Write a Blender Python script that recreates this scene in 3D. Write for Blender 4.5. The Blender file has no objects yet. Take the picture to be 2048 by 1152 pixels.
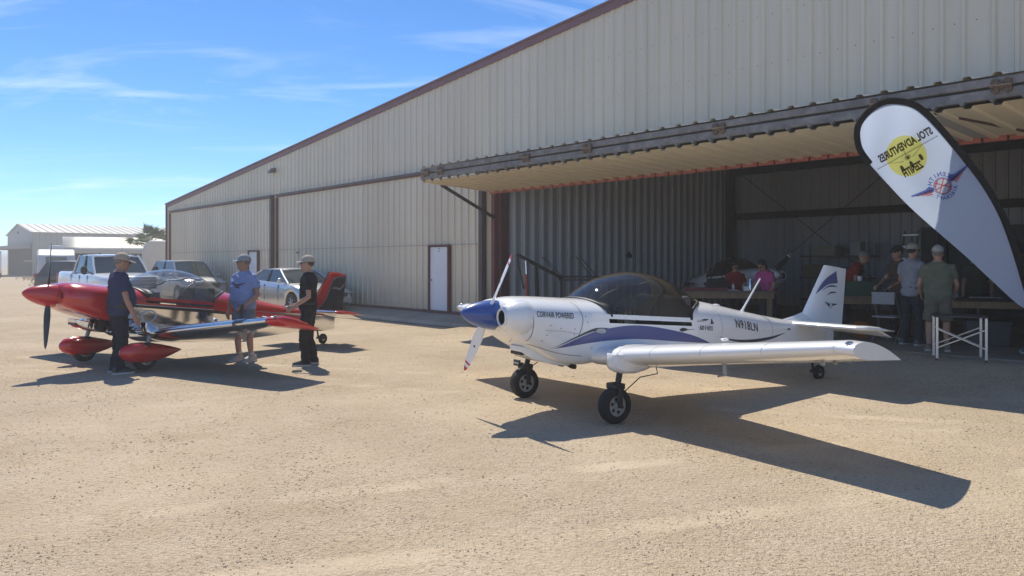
import bpy, bmesh, math, random
from mathutils import Vector, Matrix
from mathutils.bvhtree import BVHTree
random.seed(7)
R = math.radians
scene = bpy.context.scene
C = scene.collection

# ------------------------------------------------------------------ camera
cam_d = bpy.data.cameras.new('camera'); cam = bpy.data.objects.new('camera', cam_d); C.objects.link(cam)
cam.location = (0, 0, 1.65); cam.rotation_euler = (R(90), 0, 0)
cam_d.sensor_width = 36; cam_d.lens = 36*1547/2048; cam_d.shift_y = -50/2048
cam_d.clip_start = .05; cam_d.clip_end = 6000
scene.camera = cam

# ------------------------------------------------------------------ sky and sun
SUN = Vector((-.300, .655, 1.0)).normalized()
w = bpy.data.worlds.new('World'); scene.world = w; w.use_nodes = True
nt = w.node_tree; N = nt.nodes; L = nt.links; N.clear()
sky = N.new('ShaderNodeTexSky'); sky.sky_type = 'NISHITA'; sky.sun_disc = False
sky.sun_elevation = math.asin(SUN.z); sky.sun_rotation = math.atan2(SUN.x, SUN.y)
sky.altitude = 2000; sky.air_density = .7; sky.dust_density = 0; sky.ozone_density = 3.0
tc = N.new('ShaderNodeTexCoord'); sep = N.new('ShaderNodeSeparateXYZ'); L.new(tc.outputs['Generated'], sep.inputs[0])
def wm(op, a, b=None):
    n = N.new('ShaderNodeMath'); n.operation = op
    for i, x in enumerate((a, b)):
        if x is None: continue
        if isinstance(x, (int, float)): n.inputs[i].default_value = x
        else: L.new(x, n.inputs[i])
    return n.outputs[0]
den = wm('ADD', wm('MAXIMUM', sep.outputs[2], 0.0), .10)
cx = wm('DIVIDE', sep.outputs[0], den); cy = wm('DIVIDE', sep.outputs[1], den)
cmb = N.new('ShaderNodeCombineXYZ'); L.new(cx, cmb.inputs[0]); L.new(cy, cmb.inputs[1])
mp = N.new('ShaderNodeMapping'); mp.inputs['Rotation'].default_value = (0, 0, R(-24)); mp.inputs['Scale'].default_value = (.62, 1.9, 1)
mp.inputs['Location'].default_value = (5.3, 2.9, 0); L.new(cmb.outputs[0], mp.inputs[0])
n1 = N.new('ShaderNodeTexNoise'); n1.inputs['Scale'].default_value = 1.15; n1.inputs['Detail'].default_value = 9; n1.inputs['Roughness'].default_value = .62; n1.inputs['Distortion'].default_value = .9
L.new(mp.outputs[0], n1.inputs[0])
n2 = N.new('ShaderNodeTexNoise'); n2.inputs['Scale'].default_value = .42; n2.inputs['Detail'].default_value = 3; L.new(cmb.outputs[0], n2.inputs[0])
def ramp(nodes, links, src, a, b, ca=(0, 0, 0, 1), cb=(1, 1, 1, 1)):
    r = nodes.new('ShaderNodeValToRGB'); r.color_ramp.elements[0].position = a; r.color_ramp.elements[1].position = b
    r.color_ramp.elements[0].color = ca; r.color_ramp.elements[1].color = cb; links.new(src, r.inputs[0]); return r.outputs[0]
cl = wm('MULTIPLY', wm('MULTIPLY', ramp(N, L, n1.outputs[0], .50, .78), ramp(N, L, n2.outputs[0], .36, .58)), .6)
mx = N.new('ShaderNodeMix'); mx.data_type = 'RGBA'; L.new(cl, mx.inputs[0]); L.new(sky.outputs[0], mx.inputs[6]); mx.inputs[7].default_value = (7.0, 7.3, 7.8, 1)
hs = N.new('ShaderNodeHueSaturation'); hs.inputs['Saturation'].default_value = 1.22; L.new(mx.outputs[2], hs.inputs['Color'])
bg = N.new('ShaderNodeBackground'); bg.inputs['Strength'].default_value = .135
wo = N.new('ShaderNodeOutputWorld'); L.new(hs.outputs[0], bg.inputs[0]); L.new(bg.outputs[0], wo.inputs[0])
sd = bpy.data.lights.new('sun', 'SUN'); sd.energy = 3.5; sd.angle = R(.5); sd.color = (1.0, .93, .80)
so = bpy.data.objects.new('sun', sd); C.objects.link(so); so.rotation_euler = (-SUN).to_track_quat('-Z', 'Y').to_euler(); so.location = (-20, 40, 60)
scene.view_settings.view_transform = 'Standard'; scene.view_settings.look = 'None'
scene.view_settings.exposure = .52; scene.view_settings.gamma = 1; scene.view_settings.use_curve_mapping = False
scene.render.engine = 'CYCLES'
cy_ = scene.cycles; cy_.max_bounces = 6; cy_.diffuse_bounces = 3; cy_.glossy_bounces = 3; cy_.transmission_bounces = 3; cy_.transparent_max_bounces = 8; cy_.caustics_reflective = False; cy_.caustics_refractive = False

# ------------------------------------------------------------------ materials
MATS = {}
def mat(name, col, rough=.5, metal=0, coat=0, var=0, vscale=3, bump=0, bscale=60, spec=.5, alpha=None, emit=None, stretch=None, dirt=None):
    if name in MATS: return MATS[name]
    m = bpy.data.materials.new(name); m.use_nodes = True; n = m.node_tree.nodes; l = m.node_tree.links
    b = n['Principled BSDF']; b.inputs['Base Color'].default_value = (*col, 1); b.inputs['Roughness'].default_value = rough
    b.inputs['Metallic'].default_value = metal; b.inputs['Coat Weight'].default_value = coat; b.inputs['Coat Roughness'].default_value = .06
    b.inputs['Specular IOR Level'].default_value = spec
    if var or bump or dirt:
        t = n.new('ShaderNodeTexCoord'); src = t.outputs['Object']
        if stretch:
            mpn = n.new('ShaderNodeMapping'); mpn.inputs['Scale'].default_value = stretch; l.new(src, mpn.inputs[0]); src = mpn.outputs[0]
    if var or dirt:
        nz = n.new('ShaderNodeTexNoise'); nz.inputs['Scale'].default_value = vscale; nz.inputs['Detail'].default_value = 7; nz.inputs['Roughness'].default_value = .65; l.new(src, nz.inputs[0])
        rp = n.new('ShaderNodeValToRGB'); rp.color_ramp.elements[0].position = .3; rp.color_ramp.elements[1].position = .72
        lo = dirt if dirt else [c*(1-var) for c in col]; hi = col if dirt else [min(1, c*(1+var)) for c in col]
        rp.color_ramp.elements[0].color = (*lo, 1); rp.color_ramp.elements[1].color = (*hi, 1)
        l.new(nz.outputs[0], rp.inputs[0]); l.new(rp.outputs[0], b.inputs['Base Color'])
        mr = n.new('ShaderNodeMapRange'); mr.inputs[3].default_value = min(1, rough*1.25); mr.inputs[4].default_value = rough*.85; l.new(nz.outputs[0], mr.inputs[0]); l.new(mr.outputs[0], b.inputs['Roughness'])
    if bump:
        nb = n.new('ShaderNodeTexNoise'); nb.inputs['Scale'].default_value = bscale; nb.inputs['Detail'].default_value = 4; l.new(src, nb.inputs[0])
        bp = n.new('ShaderNodeBump'); bp.inputs['Strength'].default_value = bump; bp.inputs['Distance'].default_value = .02; l.new(nb.outputs[0], bp.inputs['Height']); l.new(bp.outputs[0], b.inputs['Normal'])
    if emit: b.inputs['Emission Color'].default_value = (*col, 1); b.inputs['Emission Strength'].default_value = emit
    MATS[name] = m; return m
def glass(name, tint, gloss=.06, rough=.01, dust=.06):
    if name in MATS: return MATS[name]
    m = bpy.data.materials.new(name); m.use_nodes = True; n = m.node_tree.nodes; l = m.node_tree.links; n.clear()
    o = n.new('ShaderNodeOutputMaterial'); t = n.new('ShaderNodeBsdfTransparent'); t.inputs[0].default_value = (*tint, 1)
    g = n.new('ShaderNodeBsdfGlossy'); g.inputs['Roughness'].default_value = rough
    fr = n.new('ShaderNodeLayerWeight'); fr.inputs[0].default_value = .5
    pw = n.new('ShaderNodeMath'); pw.operation = 'POWER'; pw.inputs[1].default_value = 4; l.new(fr.outputs['Facing'], pw.inputs[0])
    ad = n.new('ShaderNodeMath'); ad.operation = 'MULTIPLY_ADD'; ad.inputs[1].default_value = .85; ad.inputs[2].default_value = gloss; l.new(pw.outputs[0], ad.inputs[0])
    mxs = n.new('ShaderNodeMixShader'); l.new(ad.outputs[0], mxs.inputs[0]); l.new(g.outputs[0], mxs.inputs[2]); l.new(mxs.outputs[0], o.inputs[0])
    # fine dust on the acrylic
    df = n.new('ShaderNodeBsdfDiffuse'); df.inputs[0].default_value = (.55, .53, .5, 1); tl = n.new('ShaderNodeBsdfTranslucent'); tl.inputs[0].default_value = (.55, .53, .5, 1); md = n.new('ShaderNodeMixShader'); l.new(df.outputs[0], md.inputs[1]); l.new(tl.outputs[0], md.inputs[2])
    tx = n.new('ShaderNodeTexCoord'); nz = n.new('ShaderNodeTexNoise'); nz.inputs['Scale'].default_value = 6; nz.inputs['Detail'].default_value = 5; l.new(tx.outputs['Object'], nz.inputs[0]); mr = n.new('ShaderNodeMapRange'); mr.inputs[1].default_value = .3; mr.inputs[2].default_value = .7; mr.inputs[3].default_value = dust*.5; mr.inputs[4].default_value = dust*1.4; l.new(nz.outputs[0], mr.inputs[0])
    mx2 = n.new('ShaderNodeMixShader'); l.new(mr.outputs[0], mx2.inputs[0]); l.new(t.outputs[0], mx2.inputs[1]); l.new(md.outputs[0], mx2.inputs[2]); l.new(mx2.outputs[0], mxs.inputs[1])
    MATS[name] = m; return m

# ------------------------------------------------------------------ mesh helpers
class MB:
    def __init__(s): s.v = []; s.f = []
    def add(s, vs, fs, M=None):
        o = len(s.v)
        for p in vs:
            p = Vector(p); s.v.append(M @ p if M else p)
        s.f += [[i+o for i in f] for f in fs]; return s
    def box(s, c, d, M=None, rz=0, taper=(1, 1)):
        x, y, z = d[0]/2, d[1]/2, d[2]/2; tx, ty = taper
        vs = [(-x, -y, -z), (x, -y, -z), (x, y, -z), (-x, y, -z), (-x*tx, -y*ty, z), (x*tx, -y*ty, z), (x*tx, y*ty, z), (-x*tx, y*ty, z)]
        T = Matrix.Translation(c) @ Matrix.Rotation(rz, 4, 'Z')
        return s.add(vs, [(0, 3, 2, 1), (4, 5, 6, 7), (0, 1, 5, 4), (1, 2, 6, 5), (2, 3, 7, 6), (3, 0, 4, 7)], (M @ T) if M else T)
    def loft(s, rings, cap=(True, True), closed=True):
        n = len(rings[0]); vs = [p for r in rings for p in r]; fs = []
        for i in range(len(rings)-1):
            for j in range(n if closed else n-1):
                k = (j+1) % n; fs.append((i*n+j, i*n+k, (i+1)*n+k, (i+1)*n+j))
        if closed and cap[0]: fs.append(tuple(range(n-1, -1, -1)))
        if closed and cap[1]: fs.append(tuple(range((len(rings)-1)*n, len(rings)*n)))
        return s.add(vs, fs)
    def tube(s, pts, rad, n=8, sq=(1, 1), up=None):
        pts = [Vector(p) for p in pts]
        if not isinstance(rad, (list, tuple)): rad = [rad]*len(pts)
        rings = []; prev = Vector(up) if up else None
        for i, p in enumerate(pts):
            t = (pts[min(i+1, len(pts)-1)]-pts[max(i-1, 0)])
            if t.length < 1e-9: t = Vector((0, 0, 1))
            t.normalize()
            if prev is None: prev = Vector((0, 0, 1)) if abs(t.z) < .9 else Vector((1, 0, 0))
            a = prev - t*prev.dot(t)
            if a.length < 1e-6: a = t.orthogonal()
            a.normalize(); b = t.cross(a); prev = a
            rings.append([p+a*(math.cos(k*2*math.pi/n)*rad[i]*sq[0])+b*(math.sin(k*2*math.pi/n)*rad[i]*sq[1]) for k in range(n)])
        return s.loft(rings)
    def ell(s, c, r, nu=12, nv=8, M=None, zmin=-1, zmax=1):
        a0, a1 = math.asin(zmin), math.asin(zmax); rings = []
        for i in range(nv+1):
            a = a0+(a1-a0)*i/nv; cz, cr = math.sin(a), max(math.cos(a), .002)
            ring = [Vector((r[0]*cr*math.cos(2*math.pi*k/nu), r[1]*cr*math.sin(2*math.pi*k/nu), r[2]*cz)) for k in range(nu)]
            if M: ring = [M @ p for p in ring]
            rings.append([p+Vector(c) for p in ring])
        return s.loft(rings)
    def prism(s, poly, y0, y1, ax='y'):
        def P(a, b, y): return {'y': (a, y, b), 'x': (y, a, b), 'z': (a, b, y)}[ax]
        n = len(poly); vs = [P(a, b, y0) for a, b in poly]+[P(a, b, y1) for a, b in poly]
        fs = [tuple(range(n)), tuple(range(2*n-1, n-1, -1))]+[(i, (i+1) % n+0, n+(i+1) % n, n+i) for i in range(n)]
        return s.add(vs, fs)
    def rev(s, prof, c=(0, 0, 0), ax='y', n=20, caps=True):
        rings = []
        for h, r in prof:
            ring = []
            for k in range(n):
                a = 2*math.pi*k/n; u, v_ = r*math.cos(a), r*math.sin(a)
                p = {'y': (u, h, v_), 'x': (h, u, v_), 'z': (u, v_, h)}[ax]; ring.append(Vector(p)+Vector(c))
            rings.append(ring)
        return s.loft(rings, (caps, caps))
    def strip(s, A, B):
        n = len(A); return s.add(list(A)+list(B), [(i, i+1, n+i+1, n+i) for i in range(n-1)])
    def build(s, name, m, parent=None, smooth=True, ang=35, bevel=0, solid=0, recalc=True, mods=()):
        me = bpy.data.meshes.new(name); me.from_pydata([tuple(p) for p in s.v], [], s.f)
        if recalc:
            bm = bmesh.new(); bm.from_mesh(me); bmesh.ops.recalc_face_normals(bm, faces=bm.faces); bm.to_mesh(me); bm.free()
        if smooth:
            me.polygons.foreach_set('use_smooth', [True]*len(me.polygons)); me.set_sharp_from_angle(angle=R(ang))
        me.materials.append(m); o = bpy.data.objects.new(name, me); C.objects.link(o)
        if parent: o.parent = parent
        if bevel:
            b = o.modifiers.new('bevel', 'BEVEL'); b.width = bevel; b.segments = 2; b.limit_method = 'ANGLE'; b.angle_limit = R(30); b.harden_normals = False
        if solid:
            b = o.modifiers.new('solid', 'SOLIDIFY'); b.thickness = solid; b.offset = -1
        return o
def empty(name, loc=(0, 0, 0), rz=0, label=None, cat=None, group=None, parent=None):
    o = bpy.data.objects.new(name, None); C.objects.link(o); o.location = loc; o.rotation_euler = (0, 0, rz); o.empty_display_size = .2
    if parent: o.parent = parent
    return tag(o, label, cat, group)
def tag(o, label=None, cat=None, group=None, kind=None):
    if label: o['label'] = label
    if cat: o['category'] = cat
    if group: o['group'] = group
    if kind: o['kind'] = kind
    return o
def lerp(a, b, t): return a+(b-a)*t
def interp(tab, x):
    """piecewise-smooth lookup: tab = [(x, v1, v2, ..)] with x descending or ascending"""
    if tab[0][0] > tab[-1][0]: tab = tab[::-1]
    if x <= tab[0][0]: return tab[0][1:]
    for a, b in zip(tab, tab[1:]):
        if x <= b[0]:
            t = (x-a[0])/(b[0]-a[0]); t = t if len(tab) < 3 else t
            return tuple(lerp(p, q, t) for p, q in zip(a[1:], b[1:]))
    return tab[-1][1:]
def smooth_tab(tab, n):
    """Catmull-Rom resample of a table to n rows"""
    out = []; m = len(tab)-1
    for k in range(n):
        u = k*m/(n-1); i = min(int(u), m-1); t = u-i
        p0, p1, p2, p3 = tab[max(i-1, 0)], tab[i], tab[i+1], tab[min(i+2, m)]
        out.append(tuple(.5*((2*b)+(-a+c)*t+(2*a-5*b+4*c-d)*t*t+(-a+3*b-3*c+d)*t**3) for a, b, c, d in zip(p0, p1, p2, p3)))
    return out
def text_mesh(txt, size=1, bold=0, align='LEFT', space=1, fine=False):
    cu = bpy.data.curves.new('t', 'FONT'); cu.body = txt; cu.size = size; cu.offset = bold; cu.align_x = align; cu.space_character = space; cu.resolution_u = 3
    o = bpy.data.objects.new('t', cu); C.objects.link(o); dg = bpy.context.evaluated_depsgraph_get(); dg.update()
    me = bpy.data.meshes.new_from_object(o.evaluated_get(dg))
    if fine:
        bm = bmesh.new(); bm.from_mesh(me); bmesh.ops.triangulate(bm, faces=bm.faces)
        for _ in range(3):
            le = [e_ for e_ in bm.edges if e_.calc_length() > .16*size]
            if le: bmesh.ops.subdivide_edges(bm, edges=le, cuts=1); bmesh.ops.triangulate(bm, faces=bm.faces)
        bm.to_mesh(me); bm.free()
    v = [tuple(p.co) for p in me.vertices]; f = [tuple(p.vertices) for p in me.polygons]
    bpy.data.objects.remove(o); bpy.data.curves.remove(cu); bpy.data.meshes.remove(me); return v, f

# common materials
M_black = mat('black_rubber', (.018, .018, .018), .75, bump=.2, bscale=90)
M_dark = mat('dark_steel', (.035, .033, .035), .55, .3)
M_chrome = mat('bright_metal', (.75, .75, .76), .18, 1)
M_steel = mat('grey_steel', (.32, .33, .35), .5, .5, var=.25, vscale=8)
M_white = mat('white_paint', (.78, .78, .77), .28, 0, .5, var=.04, vscale=2)
M_maroon = mat('maroon_trim', (.125, .038, .04), .6, var=.15, vscale=2)
M_glassd = mat('dark_glass', (.012, .016, .02), .03, 0, spec=.8)

# ------------------------------------------------------------------ ground
WC = -12.892; WE = Vector((.6605, -.7508, 0)); WN = Vector((-.7508, -.6605, 0))
def W(t, off, z): 
    p = WE*t+WN*(WC+off); p.z = z; return p
def sstep(a, b, x):
    t = max(0, min(1, (x-a)/(b-a))); return t*t*(3-2*t)
PAD = .25
def gz(x, y):
    off = -.7508*x-.6605*y-WC; t = .6605*x-.7508*y
    if t < -60 or t > 40 or off < -14: k = 0
    else: k = (1-sstep(.75, 3.2, off))*sstep(-50, -44, t)*(1-sstep(-14, -12, -off+0))
    h = .115*k
    if -15.6 < t < 12 and -2 < off < 4: h = max(h, .238*(1-sstep(.15, 2.9, off))*sstep(-15.6, -14.6, t))
    d = math.hypot(x, y)
    if d < 45:
        h += (.004*math.sin(x*1.9+.6*y)*math.sin(y*1.3-.4*x)+.002*math.sin(x*4.3+1)*math.sin(y*3.7+x))*(1-sstep(25, 45, d))*(1-k)
    return h
xs = [-1800, -900, -400, -200, -120, -80, -60, -50]+[-42+.6*i for i in range(100)]+[20, 26, 34, 50, 80, 150, 300, 800, 1800]
ys = [-200, -60, -20, -8, -3, 0, 1]+[1.6+.3*i for i in range(60)]+[20+.8*i for i in range(36)]+[52, 60, 75, 100, 140, 200, 320, 600, 1200, 2500, 4500]
g = MB(); nx, ny = len(xs), len(ys)
g.add([(x, y, gz(x, y)-(.22 if (-.7508*x-.6605*y-WC) < -.3 and -44 < .6605*x-.7508*y < 24 and (-.7508*x-.6605*y-WC) > -9 else 0)) for y in ys for x in xs], [(j*nx+i, j*nx+i+1, (j+1)*nx+i+1, (j+1)*nx+i) for j in range(ny-1) for i in range(nx-1)])
def dirt_mat():
    m = bpy.data.materials.new('dirt'); m.use_nodes = True; n = m.node_tree.nodes; l = m.node_tree.links; b = n['Principled BSDF']; b.inputs['Roughness'].default_value = .95; b.inputs['Specular IOR Level'].default_value = .15
    t = n.new('ShaderNodeTexCoord'); P = t.outputs['Object']
    def noise(sc, det=5, ro=.6, vec=P):
        q = n.new('ShaderNodeTexNoise'); q.inputs['Scale'].default_value = sc; q.inputs['Detail'].default_value = det; q.inputs['Roughness'].default_value = ro; l.new(vec, q.inputs[0]); return q.outputs[0]
    big = noise(.22, 4); mid = noise(1.6, 6, .65); fine = noise(38, 3, .7); grit = noise(120, 2, .6)
    c1 = ramp(n, l, big, .34, .66, (.565, .45, .315, 1), (.60, .49, .36, 1))
    c2 = ramp(n, l, mid, .36, .68, (.53, .415, .28, 1), (.63, .515, .38, 1))
    mxa = n.new('ShaderNodeMix'); mxa.data_type = 'RGBA'; mxa.inputs[0].default_value = .55; l.new(c1, mxa.inputs[6]); l.new(c2, mxa.inputs[7])
    # reddish bare patches
    red = ramp(n, l, noise(.5, 3), .60, .74)
    mxr = n.new('ShaderNodeMix'); mxr.data_type = 'RGBA'; l.new(red, mxr.inputs[0]); l.new(mxa.outputs[2], mxr.inputs[6]); mxr.inputs[7].default_value = (.50, .37, .245, 1)
    # dark specks: tiny shadows between the grains, painted into the dirt colour
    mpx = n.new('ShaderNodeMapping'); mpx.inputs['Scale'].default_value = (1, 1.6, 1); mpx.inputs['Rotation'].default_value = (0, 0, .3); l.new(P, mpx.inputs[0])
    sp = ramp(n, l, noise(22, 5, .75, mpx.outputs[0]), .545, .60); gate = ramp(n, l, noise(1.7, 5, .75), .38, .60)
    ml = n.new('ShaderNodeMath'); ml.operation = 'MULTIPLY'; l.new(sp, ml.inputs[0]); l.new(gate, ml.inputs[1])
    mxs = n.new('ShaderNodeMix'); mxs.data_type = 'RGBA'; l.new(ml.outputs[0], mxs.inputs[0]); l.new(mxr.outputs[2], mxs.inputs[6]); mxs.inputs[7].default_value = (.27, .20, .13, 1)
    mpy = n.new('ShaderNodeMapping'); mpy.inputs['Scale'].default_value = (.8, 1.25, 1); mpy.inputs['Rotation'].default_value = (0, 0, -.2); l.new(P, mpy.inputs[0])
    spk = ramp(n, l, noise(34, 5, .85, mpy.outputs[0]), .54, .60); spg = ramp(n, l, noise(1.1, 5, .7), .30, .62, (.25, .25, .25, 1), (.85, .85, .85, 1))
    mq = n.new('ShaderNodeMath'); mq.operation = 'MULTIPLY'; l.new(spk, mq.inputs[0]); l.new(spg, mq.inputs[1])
    mxq = n.new('ShaderNodeMix'); mxq.data_type = 'RGBA'; l.new(mq.outputs[0], mxq.inputs[0]); l.new(mxs.outputs[2], mxq.inputs[6]); mxq.inputs[7].default_value = (.30, .225, .145, 1)  # finer specks, again grain shadows set into the colour
    lgt = ramp(n, l, noise(75, 2, .6), .66, .72); mxl = n.new('ShaderNodeMix'); mxl.data_type = 'RGBA'; l.new(lgt, mxl.inputs[0]); l.new(mxq.outputs[2], mxl.inputs[6]); mxl.inputs[7].default_value = (.74, .66, .55, 1)
    gr = ramp(n, l, grit, .3, .7, (.68, .67, .65, 1), (1.22, 1.22, 1.22, 1))
    mg = n.new('ShaderNodeMix'); mg.data_type = 'RGBA'; mg.blend_type = 'MULTIPLY'; mg.inputs[0].default_value = .8; l.new(mxl.outputs[2], mg.inputs[6]); l.new(gr, mg.inputs[7]); l.new(mg.outputs[2], b.inputs['Base Color'])
    sm = n.new('ShaderNodeMath'); sm.operation = 'ADD'; l.new(fine, sm.inputs[0])
    s2 = n.new('ShaderNodeMath'); s2.operation = 'MULTIPLY'; s2.inputs[1].default_value = .9; l.new(noise(9, 5, .6), s2.inputs[0]); l.new(s2.outputs[0], sm.inputs[1])
    # packed patches and two pairs of tyre tracks lie flatter and paler than the loose grit
    sx = n.new('ShaderNodeSeparateXYZ'); l.new(P, sx.inputs[0])
    def mt(op, a, b_=None, c_=None):
        q = n.new('ShaderNodeMath'); q.operation = op
        for i, x in enumerate((a, b_, c_)):
            if x is None: continue
            if isinstance(x, (int, float)): q.inputs[i].default_value = x
            else: l.new(x, q.inputs[i])
        return q.outputs[0]
    wob = mt('MULTIPLY', mt('SINE', mt('MULTIPLY', sx.outputs[0], .31)), .35); trk = None
    for sl, c_, sg_ in ((.27, 9.6, 1), (.27, 11.1, 1), (-.42, 4.55, .6), (-.42, 6.0, .6)):
        u = mt('ADD', mt('ADD', sx.outputs[1], mt('MULTIPLY', sx.outputs[0], sl)), mt('MULTIPLY', wob, sg_))
        k_ = ramp(n, l, mt('ABSOLUTE', mt('SUBTRACT', u, c_)), .08, .17, (1, 1, 1, 1), (0, 0, 0, 1)); trk = k_ if trk is None else mt('MAXIMUM', trk, k_)
    trk = mt('MULTIPLY', trk, ramp(n, l, noise(.9, 4), .40, .62))
    pack = ramp(n, l, noise(.42, 4, .6), .46, .60)
    flat_ = mt('MAXIMUM', mt('MULTIPLY', trk, .8), mt('MULTIPLY', pack, .35))
    mk = n.new('ShaderNodeMix'); mk.data_type = 'RGBA'; l.new(mt('MULTIPLY', flat_, .4), mk.inputs[0]); l.new(mg.outputs[2], mk.inputs[6]); mk.inputs[7].default_value = (.67, .55, .40, 1); l.new(mk.outputs[2], b.inputs['Base Color'])
    bst = mt('SUBTRACT', .85, mt('MULTIPLY', flat_, .6))
    bp = n.new('ShaderNodeBump'); l.new(bst, bp.inputs['Strength']); bp.inputs['Strength'].default_value = .9; bp.inputs['Distance'].default_value = .035; l.new(sm.outputs[0], bp.inputs['Height']); l.new(bp.outputs[0], b.inputs['Normal'])
    return m
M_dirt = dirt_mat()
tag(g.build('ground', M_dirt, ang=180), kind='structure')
# stones and clods lying on the ground
from mathutils import noise
def pebbles(name, n, region, smin, smax, m, label, flat=.38, clump=True):
    mb = MB()
    for _ in range(n):
        u = random.random(); y = region[0]*(region[1]/region[0])**u; x = random.uniform(-.72, .72)*y+random.uniform(-.3, .3)
        s = smin*(smax/smin)**(random.random()**2.2)*min(1.6, .5+y/7)
        if clump and noise.noise(Vector((x*.9, y*.9, 3)))*.6+noise.noise(Vector((x*3.1, y*3.1, 7)))*.5 < random.uniform(-.35, .35): continue
        z = gz(x, y); a = random.uniform(0, 6.28); q = [random.uniform(.6, 1.25) for _ in range(6)]
        ca, sa = math.cos(a), math.sin(a)
        vs = [(s*q[0], 0, .15*s), (0, s*q[1]*.8, .1*s), (-s*q[2], 0, .2*s), (0, -s*q[3]*.8, .1*s), (s*.15, s*.1, s*q[4]*flat+.002), (0, 0, -s*.3)]
        vs = [(x+p[0]*ca-p[1]*sa, y+p[0]*sa+p[1]*ca, z+p[2]) for p in vs]
        mb.add(vs, [(0, 1, 4), (1, 2, 4), (2, 3, 4), (3, 0, 4), (1, 0, 5), (2, 1, 5), (3, 2, 5), (0, 3, 5)])
    return tag(mb.build(name, m, smooth=False, recalc=False), label, 'gravel', kind='stuff')
pebbles('dirt_clods', 70000, (2.6, 32), .0025, .0115, mat('clod', (.50, .39, .265), .95, var=.25, vscale=1.9), 'tan dirt clods and grit strewn over the yard')
pebbles('pebbles', 1500, (2.6, 24), .003, .013, mat('pebble', (.46, .365, .265), .85, var=.4, vscale=1.3), 'brown and grey pebbles scattered on the dirt')
pebbles('pale_chips', 900, (2.6, 20), .002, .006, mat('chip', (.75, .72, .66), .7), 'pale quartz chips glinting in the dirt')
# ------------------------------------------------------------------ hangar
HG = empty('hangar', W(0, 0, 0), math.atan2(-.7508, .6605), 'long tan corrugated metal hangar with maroon trim and sloping roofline', 'hangar')
# local axes: x along the front wall (towards the camera side), y into the building, z up
M_tan = mat('tan_sheet', (.66, .58, .44), .42, .15, var=.05, vscale=.5, dirt=None, stretch=(1, 1, .15))
M_tan2 = mat('tan_sheet_door', (.66, .575, .435), .42, .15, var=.07, vscale=.6, stretch=(1, 1, .15))
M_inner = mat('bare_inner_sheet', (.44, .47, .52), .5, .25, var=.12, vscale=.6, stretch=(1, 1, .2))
M_cream = mat('cream_sheet', (.80, .70, .50), .45, .1, var=.06, vscale=.8)
M_conc = mat('concrete', (.40, .34, .265), .9, var=.18, vscale=1.2, bump=.25, bscale=25)
def sheet_tone(m, w=.915, amt=.03, streak=.05):
    n = m.node_tree.nodes; l = m.node_tree.links; b = n['Principled BSDF']; src = b.inputs['Base Color'].links[0].from_socket
    t = n.new('ShaderNodeTexCoord'); sp_ = n.new('ShaderNodeSeparateXYZ'); l.new(t.outputs['Object'], sp_.inputs[0])
    d = n.new('ShaderNodeMath'); d.operation = 'DIVIDE'; d.inputs[1].default_value = w; l.new(sp_.outputs[0], d.inputs[0]); fl = n.new('ShaderNodeMath'); fl.operation = 'FLOOR'; l.new(d.outputs[0], fl.inputs[0])
    wn = n.new('ShaderNodeTexWhiteNoise'); wn.noise_dimensions = '1D'; l.new(fl.outputs[0], wn.inputs['W'])
    mr = n.new('ShaderNodeMapRange'); mr.inputs[3].default_value = 1-amt; mr.inputs[4].default_value = 1+amt; l.new(wn.outputs[0], mr.inputs[0])
    mp_ = n.new('ShaderNodeMapping'); mp_.inputs['Scale'].default_value = (5, 5, .22); l.new(t.outputs['Object'], mp_.inputs[0]); nz = n.new('ShaderNodeTexNoise'); nz.inputs['Scale'].default_value = 1.5; nz.inputs['Detail'].default_value = 6; l.new(mp_.outputs[0], nz.inputs[0])
    m2 = n.new('ShaderNodeMapRange'); m2.inputs[1].default_value = .35; m2.inputs[2].default_value = .65; m2.inputs[3].default_value = 1-streak; m2.inputs[4].default_value = 1.03; l.new(nz.outputs[0], m2.inputs[0])
    mu = n.new('ShaderNodeMath'); mu.operation = 'MULTIPLY'; l.new(mr.outputs[0], mu.inputs[0]); l.new(m2.outputs[0], mu.inputs[1])
    # dust splashed up from the ground
    n3 = n.new('ShaderNodeTexNoise'); n3.inputs['Scale'].default_value = 2.2; n3.inputs['Detail'].default_value = 5; l.new(t.outputs['Object'], n3.inputs[0])
    z1 = n.new('ShaderNodeMapRange'); z1.inputs[1].default_value = 1.3; z1.inputs[2].default_value = .25; l.new(sp_.outputs[2], z1.inputs[0]); du = n.new('ShaderNodeMath'); du.operation = 'MULTIPLY'; l.new(z1.outputs[0], du.inputs[0]); l.new(n3.outputs[0], du.inputs[1])
    vm = n.new('ShaderNodeMix'); vm.data_type = 'RGBA'; vm.blend_type = 'MULTIPLY'; vm.inputs[0].default_value = 1; l.new(src, vm.inputs[6]); l.new(mu.outputs[0], vm.inputs[7])
    dm = n.new('ShaderNodeMix'); dm.data_type = 'RGBA'; l.new(du.outputs[0], dm.inputs[0]); l.new(vm.outputs[2], dm.inputs[6]); dm.inputs[7].default_value = (.44, .36, .25, 1); l.new(dm.outputs[2], b.inputs['Base Color'])
sheet_tone(M_tan); sheet_tone(M_tan2); sheet_tone(M_inner, amt=.06)
T0, T1, TR = -41.31, 14.0, -4.0
def rake(t): return 4.61+.0907*(t-T0) if t < TR else 4.61+.0907*(TR-T0)-.0907*(t-TR)
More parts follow.
